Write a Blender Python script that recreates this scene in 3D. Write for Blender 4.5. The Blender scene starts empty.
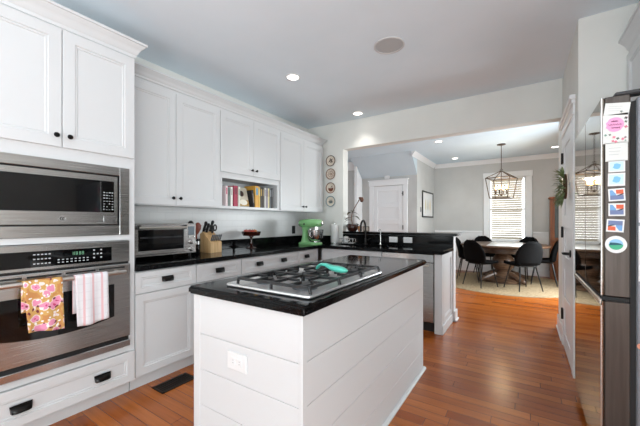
import bpy, bmesh, math, random
from mathutils import Vector, Matrix
from math import sin, cos, pi, radians, atan2, hypot
random.seed(7)
SC = bpy.context.scene
COL = SC.collection

# ------------------------------------------------------------------ camera
cam_d = bpy.data.cameras.new('camera')
cam = bpy.data.objects.new('camera', cam_d); COL.objects.link(cam)
cam_d.sensor_width = 36.0
cam_d.lens = 36.0 * 312.0 / 640.0
cam_d.shift_y = (221.5 - 213.0) / 640.0
cam_d.clip_start = 0.02
cam.location = (0, 0, 1.235)
cam.rotation_euler = (radians(90), 0, math.atan(205 / 312.0))
SC.camera = cam

# ------------------------------------------------------------------ world, lights, exposure
def lin(c):
    return tuple(((v / 255.0) / 12.92 if v / 255.0 <= 0.04045 else ((v / 255.0 + 0.055) / 1.055) ** 2.4) for v in c)

W = bpy.data.worlds.new('sky'); SC.world = W
W.use_nodes = True
bg = W.node_tree.nodes['Background']
bg.inputs[0].default_value = (0.88, 0.94, 1.0, 1); bg.inputs[1].default_value = 1.1

def area(name, loc, rot, sx, sy, power, col=(1, 1, 1)):
    d = bpy.data.lights.new(name, 'AREA'); d.shape = 'RECTANGLE'; d.size = sx; d.size_y = sy
    d.energy = power; d.color = col
    o = bpy.data.objects.new(name, d); COL.objects.link(o)
    o.location = loc; o.rotation_euler = rot
    return o
# daylight through the glass doors behind the camera, the window beside them and the dining window, plus added fills
area('daylight_back', (-0.9, -4.3, 1.0), (radians(138), 0, 0), 4.0, 1.6, 60, (0.90, 0.98, 1.0))
area('daylight_right', (3.3, -2.3, 0.75), (radians(96), 0, radians(82)), 3.0, 1.3, 142, (0.90, 0.98, 1.0))
area('bounce_fill', (-0.3, -1.5, 0.85), (radians(180 - 4), 0, 0), 1.0, 1.0, 70, (0.86, 0.95, 1.0))  # added upward fill behind the camera, stands in for a bounced flash
area('dining_fill', (1.25, 6.0, 1.2), (radians(74), 0, radians(114)), 2.0, 1.5, 162, (0.88, 0.96, 1.0))  # added side fill, no window in this wall, aimed towards the kitchen
area('hall_fill', (-4.9, 5.2, 1.6), (radians(90), 0, radians(-90)), 1.6, 1.8, 6, (0.86, 0.95, 1.0))  # added weak fill from the hall side, no opening there
area('daylight_window', (-0.355, 9.3, 1.65), (radians(-90), 0, 0), 1.1, 1.7, 17, (0.95, 0.98, 1.0))

SC.view_settings.view_transform = 'Standard'
SC.view_settings.look = 'None'
SC.view_settings.exposure = 0.28
SC.view_settings.gamma = 1.0
SC.view_settings.use_curve_mapping = False

# ------------------------------------------------------------------ materials
MATS = {}
def mat(name, col, rough=0.5, metal=0.0, emit=None, es=0.0, coat=0.0, spec=None, trans=0.0, alpha=None):
    if name in MATS: return MATS[name]
    m = bpy.data.materials.new(name); m.use_nodes = True
    b = m.node_tree.nodes['Principled BSDF']
    b.inputs['Base Color'].default_value = (*lin(col), 1)
    b.inputs['Roughness'].default_value = rough
    b.inputs['Metallic'].default_value = metal
    b.inputs['Coat Weight'].default_value = coat
    if spec is not None: b.inputs['Specular IOR Level'].default_value = spec
    if trans: b.inputs['Transmission Weight'].default_value = trans
    if emit:
        b.inputs['Emission Color'].default_value = (*lin(emit), 1)
        b.inputs['Emission Strength'].default_value = es
    MATS[name] = m
    return m

def nodes(m):
    nt = m.node_tree
    return nt, nt.nodes, nt.links, nt.nodes['Principled BSDF']

def noise_var(m, c1, c2, scale=(5, 5, 5), lo=0.35, hi=0.65, detail=4, bump=0.0, nscale=1.0, rough=None):
    nt, N, L, b = nodes(m)
    tc = N.new('ShaderNodeTexCoord'); mp = N.new('ShaderNodeMapping')
    mp.inputs['Scale'].default_value = scale
    L.new(tc.outputs['Object'], mp.inputs['Vector'])
    n = N.new('ShaderNodeTexNoise'); n.inputs['Scale'].default_value = nscale; n.inputs['Detail'].default_value = detail
    L.new(mp.outputs[0], n.inputs['Vector'])
    r = N.new('ShaderNodeValToRGB')
    r.color_ramp.elements[0].position = lo; r.color_ramp.elements[0].color = (*lin(c1), 1)
    r.color_ramp.elements[1].position = hi; r.color_ramp.elements[1].color = (*lin(c2), 1)
    L.new(n.outputs['Fac'], r.inputs[0]); L.new(r.outputs[0], b.inputs['Base Color'])
    if rough:
        mr = N.new('ShaderNodeMapRange'); mr.inputs['To Min'].default_value = rough[0]; mr.inputs['To Max'].default_value = rough[1]
        L.new(n.outputs['Fac'], mr.inputs[0]); L.new(mr.outputs[0], b.inputs['Roughness'])
    if bump:
        bp = N.new('ShaderNodeBump'); bp.inputs['Strength'].default_value = bump; bp.inputs['Distance'].default_value = 0.002
        L.new(n.outputs['Fac'], bp.inputs['Height']); L.new(bp.outputs[0], b.inputs['Normal'])
    return m

cab_white = mat('cabinet_white', (211, 212, 213), 0.36)
trim_white = mat('trim_white', (235, 236, 237), 0.35)
wall_white = noise_var(mat('wall_white', (228, 227, 222), 0.7), (226, 226, 221), (230, 230, 225), (3, 3, 3))
wall_grey = noise_var(mat('wall_grey', (196, 196, 194), 0.7), (193, 193, 191), (199, 199, 197), (3, 3, 3))
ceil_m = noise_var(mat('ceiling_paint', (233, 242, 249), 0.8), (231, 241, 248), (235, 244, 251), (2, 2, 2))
ceil_blue = noise_var(mat('ceiling_dining_blue', (212, 228, 238), 0.8), (210, 226, 236), (214, 230, 240), (2, 2, 2))  # bluer and darker than the kitchen ceiling
soffit_m = noise_var(mat('soffit_shade_tint', (196, 209, 217), 0.8), (194, 207, 215), (198, 211, 219), (2, 2, 2))  # ceiling colour darkened, the dim blue light under the stair is put in
tile_m = mat('splash_tile', (226, 226, 225), 0.3)
granite = mat('granite', (14, 14, 15), 0.09, spec=0.16)
noise_var(granite, (9, 9, 10), (62, 64, 68), (140, 140, 140), 0.56, 0.80, 3)
steel = mat('steel', (176, 172, 167), 0.24, 1.0)
noise_var(steel, (182, 181, 179), (202, 201, 199), (4, 4, 260), rough=(0.18, 0.32))
steel_light = mat('steel_light', (205, 205, 205), 0.22, 1.0)
steel_h = mat('steel_handle', (222, 217, 210), 0.3, 1.0)
fr_front = mat('fridge_front', (128, 120, 110), 0.03, 1.0)
noise_var(fr_front, (122, 115, 106), (134, 126, 116), (4, 4, 200), rough=(0.02, 0.045))
fr_side = mat('fridge_door_edge', (80, 74, 70), 0.35, 0.7)
noise_var(fr_side, (74, 68, 64), (86, 80, 76), (60, 60, 3))
fr_body = mat('fridge_body', (126, 130, 137), 0.42, 0.35)
fr_trim = mat('fridge_edge_trim', (215, 214, 212), 0.2, 0.9)
black_gloss = mat('black_glass', (9, 9, 10), 0.05)
black_matte = mat('black_matte', (16, 16, 17), 0.55)
dark_gasket = mat('gasket', (14, 14, 15), 0.7)
pull_m = mat('bronze_black', (22, 20, 19), 0.28, 0.6)
iron = mat('cast_iron', (26, 26, 28), 0.42)
iron_grey = mat('worn_iron', (92, 94, 98), 0.35, 0.6)
chair_m = noise_var(mat('chair_fabric', (10, 10, 11), 0.85, spec=0.12), (5, 5, 6), (9, 9, 10), (60, 60, 60))
leg_m = mat('chair_leg', (15, 14, 14), 0.4)
table_m = noise_var(mat('table_wood', (92, 68, 50), 0.4), (70, 49, 35), (106, 80, 60), (3, 30, 30))
cab_wood = noise_var(mat('cabinet_wood', (140, 84, 48), 0.4), (120, 66, 36), (158, 98, 58), (30, 30, 3))
jute = noise_var(mat('jute', (176, 150, 112), 0.95, spec=0.1), (132, 112, 86), (176, 156, 126), (40, 40, 40), bump=0.6)
linen = mat('linen', (236, 236, 234), 0.8)
chand_m = mat('chandelier_bronze', (78, 62, 48), 0.35, 0.7)
bulb_m = mat('bulb_glow', (255, 220, 160), 0.4, emit=(255, 205, 130), es=14)
can_m = mat('can_glow', (255, 250, 240), 0.4, emit=(255, 248, 238), es=6)
grille_m = mat('speaker_grille', (188, 188, 188), 0.8)
plate_w = mat('switch_white', (224, 224, 224), 0.35)
mint = mat('mixer_green', (134, 194, 130), 0.22, coat=0.5)
teal = mat('teal_glaze', (88, 198, 178), 0.3)
wood_light = noise_var(mat('beech', (206, 168, 118), 0.5), (192, 152, 102), (218, 182, 134), (40, 40, 4))
wood_red = mat('spoon_wood', (112, 48, 30), 0.45)
amber = mat('amber_glass', (50, 17, 11), 0.08, coat=0.5)
leaf_m = noise_var(mat('leaf', (90, 108, 66), 0.5), (84, 102, 58), (150, 164, 116), (30, 30, 30))
leaf_dark = noise_var(mat('leaf_dark', (62, 66, 44), 0.5), (46, 50, 34), (86, 84, 60), (30, 30, 30))
bronze_vent = mat('vent_bronze', (44, 34, 26), 0.4, 0.5)
glass_dim = mat('cabinet_glass', (70, 78, 76), 0.06)
paper_w = mat('paper_white', (218, 220, 217), 0.7)
photo_w = mat('photo_border', (222, 223, 223), 0.5)
def plain(name, col, rough=0.6): return mat(name, col, rough)

# floor planks
floor_m = mat('floor_planks', (160, 95, 55), 0.22, spec=0.5)
nt, N, L, b = nodes(floor_m)
tc = N.new('ShaderNodeTexCoord')
br = N.new('ShaderNodeTexBrick'); br.offset = 0.0; br.offset_frequency = 2
br.inputs['Scale'].default_value = 1.0
br.inputs['Brick Width'].default_value = 0.95; br.inputs['Row Height'].default_value = 0.083
br.inputs['Mortar Size'].default_value = 0.0013; br.inputs['Mortar Smooth'].default_value = 0.1; br.inputs['Bias'].default_value = 0.0
br.inputs['Color1'].default_value = (*lin((154, 76, 22)), 1); br.inputs['Color2'].default_value = (*lin((192, 110, 46)), 1)
br.inputs['Mortar'].default_value = (*lin((70, 32, 14)), 1)
sp0 = N.new('ShaderNodeSeparateXYZ'); L.new(tc.outputs['Object'], sp0.inputs[0])
dv = N.new('ShaderNodeMath'); dv.operation = 'DIVIDE'; dv.inputs[1].default_value = 0.083; L.new(sp0.outputs[1], dv.inputs[0])
fl0 = N.new('ShaderNodeMath'); fl0.operation = 'FLOOR'; L.new(dv.outputs[0], fl0.inputs[0])
wn0 = N.new('ShaderNodeTexWhiteNoise'); wn0.noise_dimensions = '1D'; L.new(fl0.outputs[0], wn0.inputs['W'])
ml0 = N.new('ShaderNodeMath'); ml0.operation = 'MULTIPLY_ADD'; ml0.inputs[1].default_value = 0.95; L.new(wn0.outputs['Value'], ml0.inputs[0]); L.new(sp0.outputs[0], ml0.inputs[2])
cb0 = N.new('ShaderNodeCombineXYZ'); L.new(ml0.outputs[0], cb0.inputs[0]); L.new(sp0.outputs[1], cb0.inputs[1])
L.new(cb0.outputs[0], br.inputs['Vector'])
mp = N.new('ShaderNodeMapping'); mp.inputs['Scale'].default_value = (1.6, 26, 1)
L.new(tc.outputs['Object'], mp.inputs['Vector'])
gn = N.new('ShaderNodeTexNoise'); gn.inputs['Scale'].default_value = 1.5; gn.inputs['Detail'].default_value = 6; gn.inputs['Distortion'].default_value = 0.6
L.new(mp.outputs[0], gn.inputs['Vector'])
gr = N.new('ShaderNodeValToRGB')
gr.color_ramp.elements[0].position = 0.3; gr.color_ramp.elements[0].color = (0.74, 0.70, 0.66, 1)
gr.color_ramp.elements[1].position = 0.75; gr.color_ramp.elements[1].color = (1.08, 1.06, 1.04, 1)
L.new(gn.outputs['Fac'], gr.inputs[0])
mx = N.new('ShaderNodeMix'); mx.data_type = 'RGBA'; mx.blend_type = 'MULTIPLY'; mx.inputs[0].default_value = 0.9
L.new(br.outputs['Color'], mx.inputs[6]); L.new(gr.outputs[0], mx.inputs[7]); L.new(mx.outputs[2], b.inputs['Base Color'])
bp = N.new('ShaderNodeBump'); bp.inputs['Strength'].default_value = 0.25; bp.inputs['Distance'].default_value = 0.002
L.new(br.outputs['Fac'], bp.inputs['Height']); bp.invert = True; L.new(bp.outputs[0], b.inputs['Normal'])
mr = N.new('ShaderNodeMapRange'); mr.inputs['To Min'].default_value = 0.16; mr.inputs['To Max'].default_value = 0.30
L.new(gn.outputs['Fac'], mr.inputs[0]); L.new(mr.outputs[0], b.inputs['Roughness'])

# backsplash tile lines (left wall): running-bond bump on y,z
nt, N, L, b = nodes(tile_m)
tc = N.new('ShaderNodeTexCoord'); sx = N.new('ShaderNodeSeparateXYZ'); cx = N.new('ShaderNodeCombineXYZ')
L.new(tc.outputs['Object'], sx.inputs[0]); L.new(sx.outputs[1], cx.inputs[0]); L.new(sx.outputs[2], cx.inputs[1])
br = N.new('ShaderNodeTexBrick'); br.inputs['Scale'].default_value = 1; br.inputs['Brick Width'].default_value = 0.152; br.inputs['Row Height'].default_value = 0.076
br.inputs['Mortar Size'].default_value = 0.0016
br.inputs['Color1'].default_value = (*lin((226, 226, 225)), 1); br.inputs['Color2'].default_value = (*lin((222, 222, 222)), 1); br.inputs['Mortar'].default_value = (*lin((212, 212, 211)), 1)
L.new(cx.outputs[0], br.inputs['Vector']); L.new(br.outputs['Color'], b.inputs['Base Color'])
bp = N.new('ShaderNodeBump'); bp.invert = True; bp.inputs['Strength'].default_value = 0.3; bp.inputs['Distance'].default_value = 0.002
L.new(br.outputs['Fac'], bp.inputs['Height']); L.new(bp.outputs[0], b.inputs['Normal'])

# floral towel and striped towel
floral = mat('floral_towel', (220, 160, 110), 0.85)
nt, N, L, b = nodes(floral)
tc = N.new('ShaderNodeTexCoord'); mp = N.new('ShaderNodeMapping'); mp.inputs['Scale'].default_value = (0.2, 1, 1)
L.new(tc.outputs['Object'], mp.inputs['Vector'])
wn = N.new('ShaderNodeTexNoise'); wn.inputs['Scale'].default_value = 22; wn.inputs['Detail'].default_value = 2
L.new(mp.outputs[0], wn.inputs['Vector'])
va = N.new('ShaderNodeMix'); va.data_type = 'RGBA'; va.inputs[0].default_value = 0.035
L.new(mp.outputs[0], va.inputs[6]); L.new(wn.outputs['Color'], va.inputs[7])
v1 = N.new('ShaderNodeTexVoronoi'); v1.inputs['Scale'].default_value = 22
L.new(va.outputs[2], v1.inputs['Vector'])
r1 = N.new('ShaderNodeValToRGB'); r1.color_ramp.interpolation = 'CONSTANT'
els = r1.color_ramp.elements
els[0].position = 0; els[0].color = (*lin((205, 70, 120)), 1)
els[1].position = 0.12; els[1].color = (*lin((236, 150, 182)), 1)
for p, c in ((0.40, (244, 226, 218)), (0.48, (214, 168, 98)), (0.66, (204, 142, 84))):
    e = els.new(p); e.color = (*lin(c), 1)
L.new(v1.outputs['Distance'], r1.inputs[0])
v2 = N.new('ShaderNodeTexVoronoi'); v2.inputs['Scale'].default_value = 42
L.new(va.outputs[2], v2.inputs['Vector'])
r2 = N.new('ShaderNodeValToRGB'); r2.color_ramp.interpolation = 'CONSTANT'
r2.color_ramp.elements[0].color = (1, 1, 1, 1); r2.color_ramp.elements[1].position = 0.27; r2.color_ramp.elements[1].color = (0, 0, 0, 1)
L.new(v2.outputs['Distance'], r2.inputs[0])
r3 = N.new('ShaderNodeValToRGB'); r3.color_ramp.interpolation = 'CONSTANT'
r3.color_ramp.elements[0].color = (*lin((250, 246, 240)), 1); r3.color_ramp.elements[1].position = 0.55; r3.color_ramp.elements[1].color = (*lin((120, 52, 58)), 1)
L.new(v2.outputs['Color'], r3.inputs[0])
mx = N.new('ShaderNodeMix'); mx.data_type = 'RGBA'
L.new(r2.outputs[0], mx.inputs[0]); L.new(r1.outputs[0], mx.inputs[6]); L.new(r3.outputs[0], mx.inputs[7]); L.new(mx.outputs[2], b.inputs['Base Color'])

striped = mat('striped_towel', (240, 236, 236), 0.85)
nt, N, L, b = nodes(striped)
tc = N.new('ShaderNodeTexCoord'); sp = N.new('ShaderNodeSeparateXYZ'); L.new(tc.outputs['Object'], sp.inputs[0])
def stripe(axis, period, width, off):
    a = N.new('ShaderNodeMath'); a.operation = 'ADD'; a.inputs[1].default_value = off; L.new(sp.outputs[axis], a.inputs[0])
    m = N.new('ShaderNodeMath'); m.operation = 'FLOORED_MODULO'; m.inputs[1].default_value = period; L.new(a.outputs[0], m.inputs[0])
    c = N.new('ShaderNodeMath'); c.operation = 'LESS_THAN'; c.inputs[1].default_value = width; L.new(m.outputs[0], c.inputs[0])
    return c
base = (*lin((228, 226, 229)), 1)
prev = None
for ax, per, w, off, col in ((2, 0.05, 0.005, 0, (222, 218, 222)), (1, 0.034, 0.003, 0.01, (226, 216, 222)), (1, 0.048, 0.011, 0, (224, 184, 188))):
    s = stripe(ax, per, w, off)
    mx = N.new('ShaderNodeMix'); mx.data_type = 'RGBA'; L.new(s.outputs[0], mx.inputs[0])
    if prev is None: mx.inputs[6].default_value = base
    else: L.new(prev, mx.inputs[6])
    mx.inputs[7].default_value = (*lin(col), 1); prev = mx.outputs[2]
L.new(prev, b.inputs['Base Color'])

# ------------------------------------------------------------------ mesh helpers
def wloc(o):
    v = Vector((0, 0, 0))
    while o is not None:
        v = v + o.location; o = o.parent
    return v

class MB:
    def __init__(s): s.v = []; s.f = []
    def add(s, vs, fs):
        n = len(s.v); s.v += [Vector(p) for p in vs]; s.f += [tuple(i + n for i in f) for f in fs]; return s
    def box(s, x0, x1, y0, y1, z0, z1, bev=0.0, seg=1):
        x0, x1 = min(x0, x1), max(x0, x1); y0, y1 = min(y0, y1), max(y0, y1); z0, z1 = min(z0, z1), max(z0, z1)
        bm = bmesh.new(); bmesh.ops.create_cube(bm, size=1)
        for v in bm.verts:
            v.co = Vector(((x0 + x1) / 2 + v.co.x * (x1 - x0), (y0 + y1) / 2 + v.co.y * (y1 - y0), (z0 + z1) / 2 + v.co.z * (z1 - z0)))
        if bev:
            bmesh.ops.bevel(bm, geom=list(bm.edges), offset=min(bev, 0.45 * min(x1 - x0, y1 - y0, z1 - z0)), segments=seg, affect='EDGES')
        bm.verts.index_update()
        s.add([v.co.copy() for v in bm.verts], [[v.index for v in f.verts] for f in bm.faces]); bm.free(); return s
    def rings(s, rs, cap0=True, cap1=True, closed=True):
        n = len(rs[0]); base = len(s.v); vs = [p for r in rs for p in r]; fs = []
        for k in range(len(rs) - 1):
            for i in range(n if closed else n - 1):
                j = (i + 1) % n
                fs.append((k * n + i, k * n + j, (k + 1) * n + j, (k + 1) * n + i))
        if cap0: fs.append(tuple(range(n))[::-1])
        if cap1: fs.append(tuple((len(rs) - 1) * n + i for i in range(n)))
        return s.add(vs, fs)
    def lathe(s, prof, c=(0, 0, 0), n=24, axis='z', cap=True):
        rs = []
        for r, h in prof:
            ring = []
            for i in range(n):
                a = 2 * pi * i / n; p, q = r * cos(a), r * sin(a)
                if axis == 'z': ring.append((c[0] + p, c[1] + q, c[2] + h))
                elif axis == 'x': ring.append((c[0] + h, c[1] + p, c[2] + q))
                else: ring.append((c[0] + p, c[1] + h, c[2] + q))
            rs.append(ring)
        return s.rings(rs, cap, cap)
    def tube(s, pts, r, n=8, cap=True, flat=None):
        pts = [Vector(p) for p in pts]; rs = []
        rr = r if isinstance(r, (list, tuple)) else [r] * len(pts)
        prevu = None
        for i, p in enumerate(pts):
            t = (pts[min(i + 1, len(pts) - 1)] - pts[max(i - 1, 0)]).normalized()
            if prevu is None:
                u = t.orthogonal().normalized()
                if flat is not None:
                    u = (Vector((0, 0, 1)) - t * t.z); u = u.normalized() if u.length > 1e-4 else t.orthogonal().normalized()
            else:
                u = (prevu - t * prevu.dot(t)); u = u.normalized() if u.length > 1e-5 else t.orthogonal().normalized()
            prevu = u; w = t.cross(u)
            k = flat if flat is not None else 1.0
            rs.append([p + u * (rr[i] * k * cos(2 * pi * a / n)) + w * (rr[i] * sin(2 * pi * a / n)) for a in range(n)])
        return s.rings(rs, cap, cap)
    def ball(s, c, rx, ry=None, rz=None, nu=16, nv=10):
        ry = ry or rx; rz = rz or rx; rs = []
        for k in range(1, nv):
            th = pi * k / nv
            rs.append([(c[0] + rx * sin(th) * cos(2 * pi * i / nu), c[1] + ry * sin(th) * sin(2 * pi * i / nu), c[2] - rz * cos(th)) for i in range(nu)])
        return s.rings(rs, True, True)
    def prism(s, prof, axis, a0, a1):
        # prof: list of 2-D points in the plane across axis ('x': (y,z)  'y': (x,z)  'z': (x,y))
        def P(p, a):
            if axis == 'x': return (a, p[0], p[1])
            if axis == 'y': return (p[0], a, p[1])
            return (p[0], p[1], a)
        return s.rings([[P(p, a0) for p in prof], [P(p, a1) for p in prof]])
    def xf(s, M):
        s.v = [M @ p for p in s.v]; return s
    def build(s, name, m, parent=None, sharp=35):
        off = wloc(parent) if parent is not None else Vector((0, 0, 0))
        loc = Vector((0, 0, 0))
        if parent is None and s.v:
            xs = [p.x for p in s.v]; ys = [p.y for p in s.v]; zs = [p.z for p in s.v]
            loc = Vector(((min(xs) + max(xs)) / 2, (min(ys) + max(ys)) / 2, min(zs)))
            off = loc
        me = bpy.data.meshes.new(name)
        me.from_pydata([tuple(p - off) for p in s.v], [], s.f)
        bm = bmesh.new(); bm.from_mesh(me); bmesh.ops.recalc_face_normals(bm, faces=bm.faces); bm.to_mesh(me); bm.free()
        for p in me.polygons: p.use_smooth = True
        try: me.set_sharp_from_angle(angle=radians(sharp))
        except Exception: pass
        if isinstance(m, (list, tuple)):
            for q in m: me.materials.append(q)
        else: me.materials.append(m)
        o = bpy.data.objects.new(name, me); COL.objects.link(o)
        o.location = loc
        if parent is not None: o.parent = parent
        return o

def tag(o, label, cat, group=None, kind=None):
    if label: o['label'] = label
    if cat: o['category'] = cat
    if group: o['group'] = group
    if kind: o['kind'] = kind
    return o
def thing(name, label, cat, loc=(0, 0, 0), group=None):
    o = bpy.data.objects.new(name, None); COL.objects.link(o); o.location = loc; o.empty_display_size = 0.1
    return tag(o, label, cat, group)
def struct(name, mb, m):
    o = mb.build(name, m); o['kind'] = 'structure'; return o
def lab(o, s): o['label'] = s; return o
KIDS = {}
def children(o): return [c for c in COL.objects if c.parent == o]
def copy_tree(o, parent=None):
    c = o.copy(); COL.objects.link(c)
    if parent is not None: c.parent = parent
    for ch in children(o): copy_tree(ch, c)
    return c

# a framed panel standing on a plane: o origin, U width direction, Nn outward normal
def panel_front(mb, o, U, Nn, u0, u1, z0, z1, t=0.02, fr=0.058, depth=0.011, bead=True):
    o = Vector(o); U = Vector(U); Nn = Vector(Nn); Z = Vector((0, 0, 1))
    def ring(i, d): return [o + U * a + Z * z + Nn * d for a, z in ((u0 + i, z0 + i), (u1 - i, z0 + i), (u1 - i, z1 - i), (u0 + i, z1 - i))]
    e = 0.002
    rs = [ring(0, 0), ring(0, t - e), ring(e, t), ring(fr, t), ring(fr + 0.003, t - depth * 0.55)]
    if bead: rs += [ring(fr + 0.013, t - depth * 0.55), ring(fr + 0.017, t - depth)]
    else: rs += [ring(fr + 0.004, t - depth)]
    return mb.rings(rs)

# ------------------------------------------------------------------ dimensions
XW, XC, XT, XU = -2.95, -2.335, -2.335, -2.62      # left wall, base fronts, tall unit front, upper fronts
YF, CE = 4.12, 2.735                               # far kitchen wall, ceiling
YB = 8.6                                           # dining back wall

# ------------------------------------------------------------------ room shell
struct('floor', MB().box(-5.2, 3.5, -4.6, 9.6, -0.1, 0), floor_m)
struct('ceiling', MB().box(-5.2, 3.5, -4.6, 4.2, CE, CE + 0.1), ceil_m)
struct('ceiling_dining', MB().box(-5.2, 3.5, 4.2, 9.6, CE, CE + 0.1), ceil_blue)
struct('wall_left', MB().box(XW - 0.12, XW, -4.6, YF + 0.15, 0, CE), wall_white)
struct('trim_1', MB().box(XW, XW + 0.006, 1.142, YF - 0.001, 1.02, 1.40), tile_m)
# far kitchen wall: pier by the plates and the header over the wide opening
struct('wall_far', MB().box(XW, -2.29, YF, YF + 0.15, 0, CE), wall_white)
struct('wall_header', MB().box(-2.29, 0.328, YF, YF + 0.15, 2.325, CE), wall_white)
# right of the kitchen: wall with the pantry door, the niche side wall and the wall behind the fridge
struct('wall_right', MB().box(0.33, 0.44, 2.985, 4.60, 0, CE).box(0.44, 1.25, 2.985, 3.1, 0, CE), wall_white)
struct('wall_fridge', MB().box(1.25, 1.37, 1.1, 3.1, 0, CE).box(1.25, 3.5, 1.0, 1.1, 0, CE), wall_white)
# wall behind the camera with wide glazed opening, and right wall with window
struct('wall_back', MB().box(XW, -2.9, -4.6, -4.48, 0, CE).box(1.1, 3.5, -4.6, -4.48, 0, CE).box(-2.9, 1.1, -4.6, -4.48, 2.5, CE), wall_white)
struct('wall_side', MB().box(3.4, 3.5, -4.48, 1.0, 0, 0.5).box(3.4, 3.5, -4.48, 1.0, 2.4, CE).box(3.4, 3.5, -4.48, -3.8, 0.5, 2.4).box(3.4, 3.5, -0.8, 1.0, 0.5, 2.4), wall_white)
struct('wall_outer', MB().box(-5.2, -5.08, YF + 0.15, 9.6, 0, CE), wall_white)
# dining room
wb = MB()
WX0, WX1, WZ0, WZ1 = -0.73, 0.02, 0.78, 2.28
wb.box(-2.14, WX0, YB, YB + 0.14, 0, CE).box(WX1, 1.42, YB, YB + 0.14, 0, CE).box(WX0, WX1, YB, YB + 0.14, 0, WZ0).box(WX0, WX1, YB, YB + 0.14, WZ1, CE)
struct('wall_dining', wb, wall_grey)
struct('wall_dining_right', MB().box(1.3, 1.42, 4.6, YB, 0, CE).box(0.44, 1.3, 4.48, 4.60, 0, CE), wall_grey)
struct('wall_dining_left', MB().box(-2.14, -2.02, 7.04, YB, 0, CE), wall_grey)
struct('wall_stair', MB().box(-3.372, -2.14, 7.04, 7.16, 0, CE), wall_grey)
# sloped underside of the stair
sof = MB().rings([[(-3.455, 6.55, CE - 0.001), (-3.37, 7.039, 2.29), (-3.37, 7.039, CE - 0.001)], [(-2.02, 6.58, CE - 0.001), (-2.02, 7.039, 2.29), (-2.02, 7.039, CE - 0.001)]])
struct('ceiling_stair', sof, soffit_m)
struct('wall_alcove', MB().prism([(6.73, 0), (7.16, 0), (7.16, 2.28), (7.03, 2.28), (6.73, 2.56)], 'x', -3.43, -3.372), trim_white)
struct('wall_hall', MB().box(-5.08, -3.43, 7.10, 7.22, 0, CE), wall_grey)

# crown mouldings, chair rail, wainscot, baseboards
def crown(mb, p0, p1, out, h=0.10, d=0.075, top=CE - 0.001):
    # run from p0 to p1 (x,y), projecting along out
    prof = [(0, -h), (0.012, -h), (0.018, -h + 0.02), (0.03, -h + 0.03), (d - 0.02, -0.03), (d - 0.01, -0.016), (d, -0.012), (d, 0), (0, 0)]
    rs = []
    for p in (p0, p1):
        rs.append([(p[0] + out[0] * a, p[1] + out[1] * a, top + z) for a, z in prof])
    return mb.rings(rs)
struct('trim_2', crown(MB(), (-2.0, YB - 0.001), (1.3, YB - 0.001), (0, -1)), trim_white)
struct('trim_3', crown(MB(), (-2.019, 6.62), (-2.019, YB - 0.08), (1, 0)), trim_white)
struct('trim_4', crown(MB(), (-5.05, 7.099), (-3.44, 7.099), (0, -1), 0.2, 0.12), trim_white)
rail = MB()
for a, b_ in ((-2.0, -0.87), (0.155, 0.44)):
    rail.box(a, b_, YB - 0.03, YB - 0.001, 0.955, 1.0, 0.006)
struct('trim_5', rail, trim_white)
wn_ = MB()
for a, b_ in ((-2.0, -0.87), (0.155, 0.44)):
    wn_.box(a, b_, YB - 0.012, YB - 0.001, 0.14, 0.955)
wn_.box(-0.87, 0.155, YB - 0.012, YB - 0.001, 0.14, 0.70)
struct('trim_6', wn_, trim_white)
struct('baseboard_dining', MB().box(-2.0, 1.29, YB - 0.02, YB - 0.001, 0, 0.14, 0.004), trim_white)
struct('baseboard_left', MB().box(-2.019, -2.002, 7.05, YB - 0.03, 0, 0.14, 0.004), trim_white)
struct('baseboard_right', MB().box(0.316, 0.329, 4.06, 4.6, 0, 0.15, 0.004).box(0.306, 0.329, 4.06, 4.61, 0, 0.02, 0.004), trim_white)

# dining window: casing, sash, blind
wf = MB()
wf.box(WX0 - 0.115, WX0, YB - 0.03, YB - 0.001, WZ0 - 0.1, WZ1 + 0.12, 0.005).box(WX1, WX1 + 0.115, YB - 0.03, YB - 0.001, WZ0 - 0.1, WZ1 + 0.12, 0.005)
wf.box(WX0 - 0.13, WX1 + 0.13, YB - 0.035, YB - 0.001, WZ1, WZ1 + 0.13, 0.005).box(WX0 - 0.15, WX1 + 0.15, YB - 0.06, YB - 0.001, WZ0 - 0.04, WZ0, 0.005)
wf.box(WX0, WX0 + 0.03, YB, YB + 0.14, WZ0, WZ1).box(WX1 - 0.03, WX1, YB, YB + 0.14, WZ0, WZ1).box(WX0, WX1, YB, YB + 0.14, WZ1 - 0.03, WZ1).box(WX0, WX1, YB, YB + 0.14, WZ0, WZ0 + 0.03)
wf.box(WX0 + 0.03, WX1 - 0.03, YB + 0.09, YB + 0.12, 1.50, 1.55)
win = struct('window_1', wf, trim_white)
pane = MB().box(WX0 + 0.03, WX1 - 0.03, YB + 0.10, YB + 0.106, WZ0 + 0.03, WZ1 - 0.03)
glass = mat('window_glass', (255, 255, 255), 0.0, trans=1.0)
pane.build('pane', glass, win)
blind = thing('window_blind', 'cream horizontal slat blind in the dining room window', 'blind', (-0.355, YB + 0.05, WZ0 + 0.04))
slat_m = mat('blind_slat', (216, 208, 192), 0.6)
sm = slat_m.node_tree.nodes['Principled BSDF']
sm.inputs['Subsurface Weight'].default_value = 0.0
sl = MB(); z = WZ0 + 0.07
while z < WZ1 - 0.07:
    a = radians(56); w = 0.027
    sl.rings([[(x, YB + 0.05 - w * cos(a), z + w * sin(a)), (x, YB + 0.05, z + 0.004), (x, YB + 0.05 + w * cos(a), z - w * sin(a)), (x, YB + 0.05, z + 0.001)] for x in (WX0 + 0.045, WX1 - 0.075)])
    z += 0.052
sl.build('slats', slat_m, blind)
MB().box(WX0 + 0.035, WX1 - 0.06, YB + 0.02, YB + 0.075, WZ1 - 0.075, WZ1 - 0.031, 0.004).build('head_rail', slat_m, blind)
MB().box(WX0 + 0.045, WX1 - 0.075, YB + 0.03, YB + 0.07, WZ0 + 0.035, WZ0 + 0.055, 0.004).build('bottom_rail', slat_m, blind)
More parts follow.
